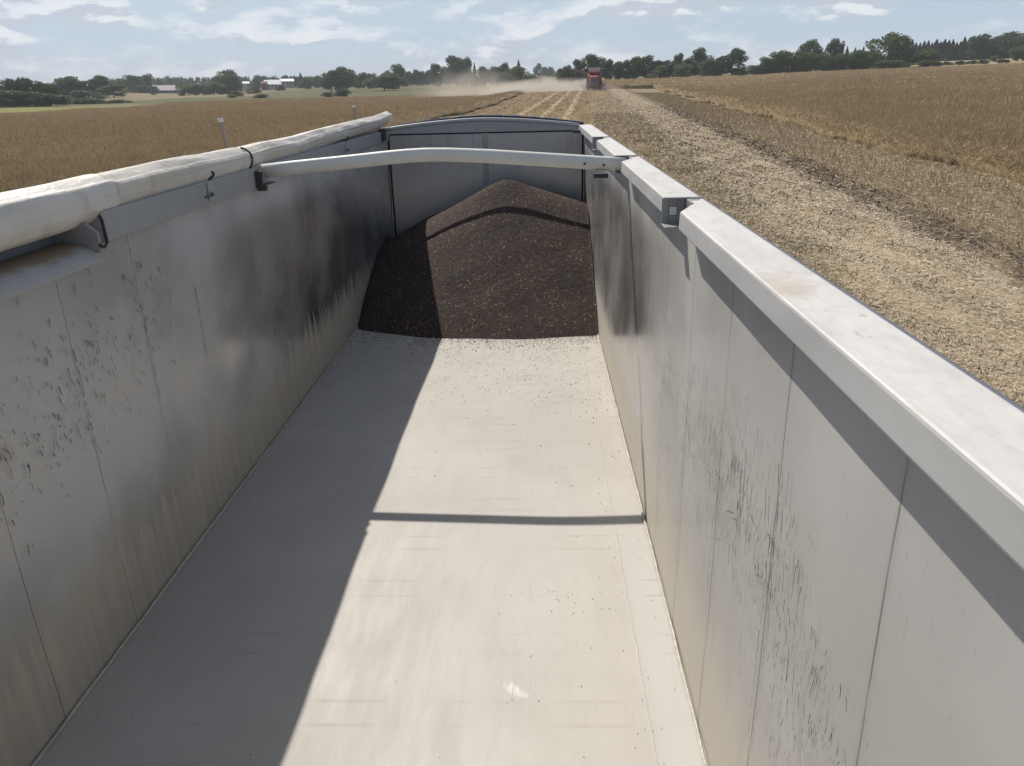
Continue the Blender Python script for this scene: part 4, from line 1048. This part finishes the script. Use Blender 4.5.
# ------------------------------------------------------------------ combine harvester
M['red'] = simple('dusty_red_paint', (.27, .055, .052), .6, 0, .3, 2)
M['red_dust'] = simple('dust_covered_red', (.42, .24, .22), .7, 0, .2, 2)
M['auger'] = simple('dusty_auger_pipe', (.22, .13, .11), .7, 0, .2, 2)
M['cream'] = simple('cream_panel', (.62, .55, .50), .6)
M['grey_metal'] = simple('grey_machine_metal', (.16, .15, .15), .6, .2)
M['tail_lamp'] = simple('red_tail_lamp', (.5, .04, .03), .25)
M['orange'] = simple('orange_beacon', (.7, .25, .03), .3)
px, Dc = 594, 181
p = at_range(px, 90, Dc); gz = float(terrain(p[0], p[1]))
cb = empty('combine_harvester', (p[0], p[1], gz)); cb.rotation_euler = (0, 0, -ROW_AZ); tag(cb, 'red combine harvester seen from behind, pipe swung out left, working in its own dust', 'combine harvester')
def cp(name, mb, mat, parent=cb, bevel=0, smooth=False): return link(name, mb.mesh(name, smooth), mat, parent, False, bevel)
# body: tapered rear hood (wider at middle), local x right, y forward, z up
vs = []
for y, wx0, wx1, z0, z1 in ((-3.2, .75, .65, 1.0, 2.6), (-2.2, 1.15, 1.05, .95, 3.1), (0, 1.5, 1.45, .9, 3.35), (2.0, 1.5, 1.45, .9, 3.3)):
    vs += [(-wx0, y, z0), (wx0, y, z0), (wx1, y, z1), (-wx1, y, z1)]
fs = [(0, 1, 2, 3), (15, 14, 13, 12)]
for i in range(3):
    for k in range(4): fs.append((4*i+k, 4*i+(k+1) % 4, 4*i+4+(k+1) % 4, 4*i+4+k))
body = cp('body', MB().add(vs, fs), M['red'], bevel=.08)
cp('side_panel', MB().box(-1.56, -1.52, -1.8, 1.8, 1.0, 2.7), M['red_dust'], body); cp('side_panel', MB().box(1.52, 1.56, -1.8, 1.8, 1.0, 2.7), M['red_dust'], body)
cp('straw_hood', MB().prism([(-3.9, .75), (-3.2, .6), (-2.6, .9), (-2.6, 1.7), (-3.25, 1.9)], 'x', -.85, .85), M['grey_metal'])
cp('rear_grille', MB().box(-.5, .5, -3.29, -3.22, 1.95, 2.45), M['grey_metal'])
cp('engine_hood', MB().box(-1.2, 1.2, -2.0, -.6, 3.25, 3.75), M['red'], bevel=.1)
cp('grain_tank', MB().add([(-1.1, -.5, 3.3), (1.1, -.5, 3.3), (1.1, 1.4, 3.3), (-1.1, 1.4, 3.3), (-1.3, -.75, 4.55), (1.3, -.75, 4.55), (1.3, 1.6, 4.55), (-1.3, 1.6, 4.55)],
   [(0, 1, 5, 4), (1, 2, 6, 5), (2, 3, 7, 6), (3, 0, 4, 7), (0, 3, 2, 1), (4, 5, 6, 7)]), M['cream'])
cab = cp('cab', MB().add([(-.9, 2.02, 1.7), (.9, 2.02, 1.7), (.9, 3.6, 1.7), (-.9, 3.6, 1.7), (-.95, 2.02, 3.6), (.95, 2.02, 3.6), (.95, 3.8, 3.6), (-.95, 3.8, 3.6)],
   [(0, 1, 5, 4), (1, 2, 6, 5), (2, 3, 7, 6), (3, 0, 4, 7), (0, 3, 2, 1), (4, 5, 6, 7)]), M['red'], bevel=.06)
cp('windscreen', MB().add([(-.8, 3.66, 1.9), (.8, 3.66, 1.9), (.84, 3.83, 3.45), (-.84, 3.83, 3.45), (-.8, 3.69, 1.9), (.8, 3.69, 1.9), (.84, 3.86, 3.45), (-.84, 3.86, 3.45)], [(0, 1, 2, 3), (4, 7, 6, 5), (0, 4, 5, 1), (1, 5, 6, 2), (2, 6, 7, 3), (3, 7, 4, 0)]), M['pane'], cab)
for s in (-1, 1): cp('side_window', MB().box(s*.97 - .02, s*.97 + .02, 2.25, 3.4, 2.1, 3.35), M['pane'], cab)
cp('beacon', MB().tube([(.7, 2.3, 3.62), (.7, 2.3, 3.85)], .09, 8), M['orange'], cab)
au = cp('unloading_auger', MB().tube([(-1.3, .9, 2.2), (-1.5, .8, 3.2), (-2.2, .6, 3.45), (-6.2, -.4, 4.75), (-6.5, -.45, 4.75)], [.2, .2, .17, .15, .15], 12), M['auger'], smooth=True)
cp('auger_spout', MB().tube([(-6.3, -.42, 4.85), (-6.85, -.55, 4.35)], [.24, .2], 10), M['grey_metal'], au)
def wheel(x, y, r, w):
    wv = cp('wheel', MB().tube([(x - w*.3, y, r), (x + w*.3, y, r)], r*.25, 12), M['grey_metal'])
    pr = [(-w/2, r*.55), (-w/2, r*.9), (-w*.4, r), (w*.4, r), (w/2, r*.9), (w/2, r*.55)]; vs, fs = [], []
    for k in range(24):
        a = 2*math.pi*k/24; vs += [(x + p_, y + q_*math.cos(a), r + q_*math.sin(a)) for p_, q_ in pr]
    for k in range(24):
        for j in range(6): fs.append((k*6+j, k*6+(j+1) % 6, ((k+1) % 24)*6+(j+1) % 6, ((k+1) % 24)*6+j))
    cp('tyre', MB().add(vs, fs), M['tyre'], wv); cp('rim', MB().tube([(x - w*.35, y, r), (x + w*.35, y, r)], r*.56, 20), M['cream'], wv)
wheel(-1.45, 1.3, .95, .7); wheel(1.45, 1.3, .95, .7); wheel(-1.25, -2.0, .6, .45); wheel(1.25, -2.0, .6, .45)
cp('axle', MB().tube([(-1.3, 1.3, .95), (1.3, 1.3, .95)], .14, 8).tube([(-1.1, -2.0, .6), (1.1, -2.0, .6)], .1, 8), M['grey_metal'])
cp('feeder_house', MB().prism([(1.9, 1.0), (4.4, .35), (4.4, 1.0), (2.4, 1.8)], 'x', -.7, .7), M['red'])
hd = cp('header', MB().prism([(4.42, .25), (5.9, .15), (5.9, .25), (4.9, .5), (4.6, 1.3), (4.42, 1.3)], 'x', -2.7, 2.7), M['red_dust'])
vs = []
reel = MB().tube([(-2.6, 5.4, 1.25), (2.6, 5.4, 1.25)], .07, 8)
for k in range(6):
    a = k * math.pi / 3; reel.box(-2.6, 2.6, 5.4 + .5*math.cos(a) - .04, 5.4 + .5*math.cos(a) + .04, 1.25 + .5*math.sin(a) - .04, 1.25 + .5*math.sin(a) + .04)
for xk in (-2.55, 0, 2.55):
    for k in range(3):
        a = k * math.pi / 3; reel.tube([(xk, 5.4 + .5*math.cos(a), 1.25 + .5*math.sin(a)), (xk, 5.4 - .5*math.cos(a), 1.25 - .5*math.sin(a))], .03, 6)
cp('reel', reel, M['cream'], hd)
for s in (-1, 1): cp('tail_lamp', MB().box(s*.6 - .12, s*.6 + .12, -3.30, -3.22, 1.65, 1.8), M['tail_lamp'])
cp('ladder', MB().box(-1.75, -1.70, 2.1, 2.16, .5, 2.2).box(-1.75, -1.70, 2.5, 2.56, .5, 2.2).box(-1.74, -1.71, 2.165, 2.495, .6, .65).box(-1.74, -1.71, 2.165, 2.495, 1.0, 1.05).box(-1.74, -1.71, 2.165, 2.495, 1.4, 1.45), M['grey_metal'])
cp('handrail', MB().tube([(1.3, -1.9, 3.1), (1.45, -1.9, 3.9), (1.45, -.7, 3.9), (1.4, -.7, 3.3)], .04, 6), M['grey_metal'])

# ------------------------------------------------------------------ dust and haze
def dust(label, px, D, py0, py1, wpx, depth, dens, seed):
    c = at_range(px, py0, D); zt = at_range(px, py1, D)[2]; g = float(terrain(c[0], c[1]))
    sx, sz = wpx * D / F / 2, (zt - g) 
    t = new_mat('dust_volume'); o = t.obj()
    r = t.n('VectorMath', {0: o}, operation='LENGTH').outputs['Value']
    nz = t.noise(t.scale(o, (2.2, 1.5, 1.3)), 1.0, 4, .6); nz.node.inputs['Scale'].default_value = 1.0 + seed * .1
    dn = t.math('MULTIPLY', t.step(t.math('ADD', r, t.math('MULTIPLY', t.math('SUBTRACT', nz, .5), .9)), .95, .1), dens)
    v = t.n('VolumePrincipled', {'Color': (.82, .77, .69, 1), 'Density': dn, 'Anisotropy': .2}).outputs[0]
    t.out(None, v)
    import bmesh
    bm = bmesh.new(); bmesh.ops.create_icosphere(bm, subdivisions=3, radius=1.0)
    me = bpy.data.meshes.new('dust_cloud'); bm.to_mesh(me); bm.free()
    ob = link('dust_cloud', me, t.m); ob.location = (c[0], c[1], g + .2); ob.scale = (sx, depth, sz); ob.rotation_euler = (0, 0, -math.atan2(c[0], c[1]))
    tag(ob, label, 'dust', kind='stuff')
dust('pale low dust trailing left from behind the harvester over the stubble', 545, 181, 90, 77, 165, 13, .28, 3)
dust('faint tall dust veil drifting before the big dark tree', 470, 215, 92, 62, 130, 14, .075, 8)
t = new_mat('haze_air'); v = t.n('VolumePrincipled', {'Color': (.80, .87, .97, 1), 'Density': .00027, 'Anisotropy': .0}).outputs[0]; t.out(None, v)
hz = MB().box(-4700, 4700, -4700, 4700, -60, 60).mesh('haze')
tag(link('haze', hz, t.m), 'thin pale summer haze over the fields', 'haze', kind='stuff')

# ------------------------------------------------------------------ sun and sky
SUN = Vector((-.464, .775, 1.0)).normalized()
sd = bpy.data.lights.new('sun', 'SUN'); sd.energy = 4.2; sd.angle = math.radians(.53); sd.color = (1.0, .945, .86)
so = bpy.data.objects.new('sun', sd); COL.objects.link(so); so.rotation_euler = SUN.to_track_quat('Z', 'Y').to_euler(); so.location = (-20, 30, 60)
w = bpy.data.worlds.new('World'); scene.world = w; w.use_nodes = True
t = NT(w)
sky = t.n('TexSky', sky_type='NISHITA', sun_disc=False, sun_elevation=math.asin(SUN.z), sun_rotation=math.atan2(SUN.x, SUN.y), air_density=1.0, dust_density=1.2, ozone_density=1.5, altitude=100)
g = t.n('TexCoord').outputs['Generated']; x, y, z = t.sep(g)
az = t.math('ARCTAN2', x, y); el = t.math('ARCSINE', z)
def cl(off):
    p_ = t.vec(t.math('MULTIPLY', az, 10.0), t.math('MULTIPLY', t.math('ADD', el, off), 27.0), 3.0)
    return t.noise(p_, 1.0, 8, .56, .15)
n1 = cl(0.0); n0 = cl(.010)
n2 = t.noise(t.vec(t.math('MULTIPLY', az, 3.0), t.math('MULTIPLY', el, 14.0), 1.0), 1.0, 2, .5)
dens = t.math('ADD', n1, t.math('MULTIPLY', t.math('SUBTRACT', n2, .5), .55))
cov = t.step(dens, .41, .64)
lit = t.step(t.math('SUBTRACT', n1, n0), -.035, .05)
low = t.step(z, .22, .05)
base = t.mix(t.math('MULTIPLY', low, .8), sky.outputs[0], (6.0, 7.5, 9.5))
base = t.mix(t.math('MULTIPLY', t.step(z, .055, .0), .55), base, (7.9, 8.6, 9.5))
cc = t.mix(lit, (6.7, 7.2, 8.1), (11.2, 11.3, 11.5))
c = t.mix(t.math('MULTIPLY', cov, t.math('ADD', .35, t.math('MULTIPLY', low, .4))), base, cc)
bg = t.n('Background', {'Color': c, 'Strength': .075}).outputs[0]
ow = t.n('OutputWorld'); t.t.links.new(bg, ow.inputs[0])

vs_ = scene.view_settings
scene.display_settings.display_device = 'sRGB'
vs_.view_transform = 'Standard'; vs_.look = 'None'; vs_.exposure = 0.18; vs_.gamma = 1.0; vs_.use_curve_mapping = False
cy = scene.cycles
cy.use_denoising = True
cy.max_bounces = 8; cy.diffuse_bounces = 4; cy.glossy_bounces = 4; cy.volume_bounces = 1; cy.caustics_reflective = False; cy.caustics_refractive = False
cy.volume_step_rate = 2.0; cy.volume_max_steps = 64
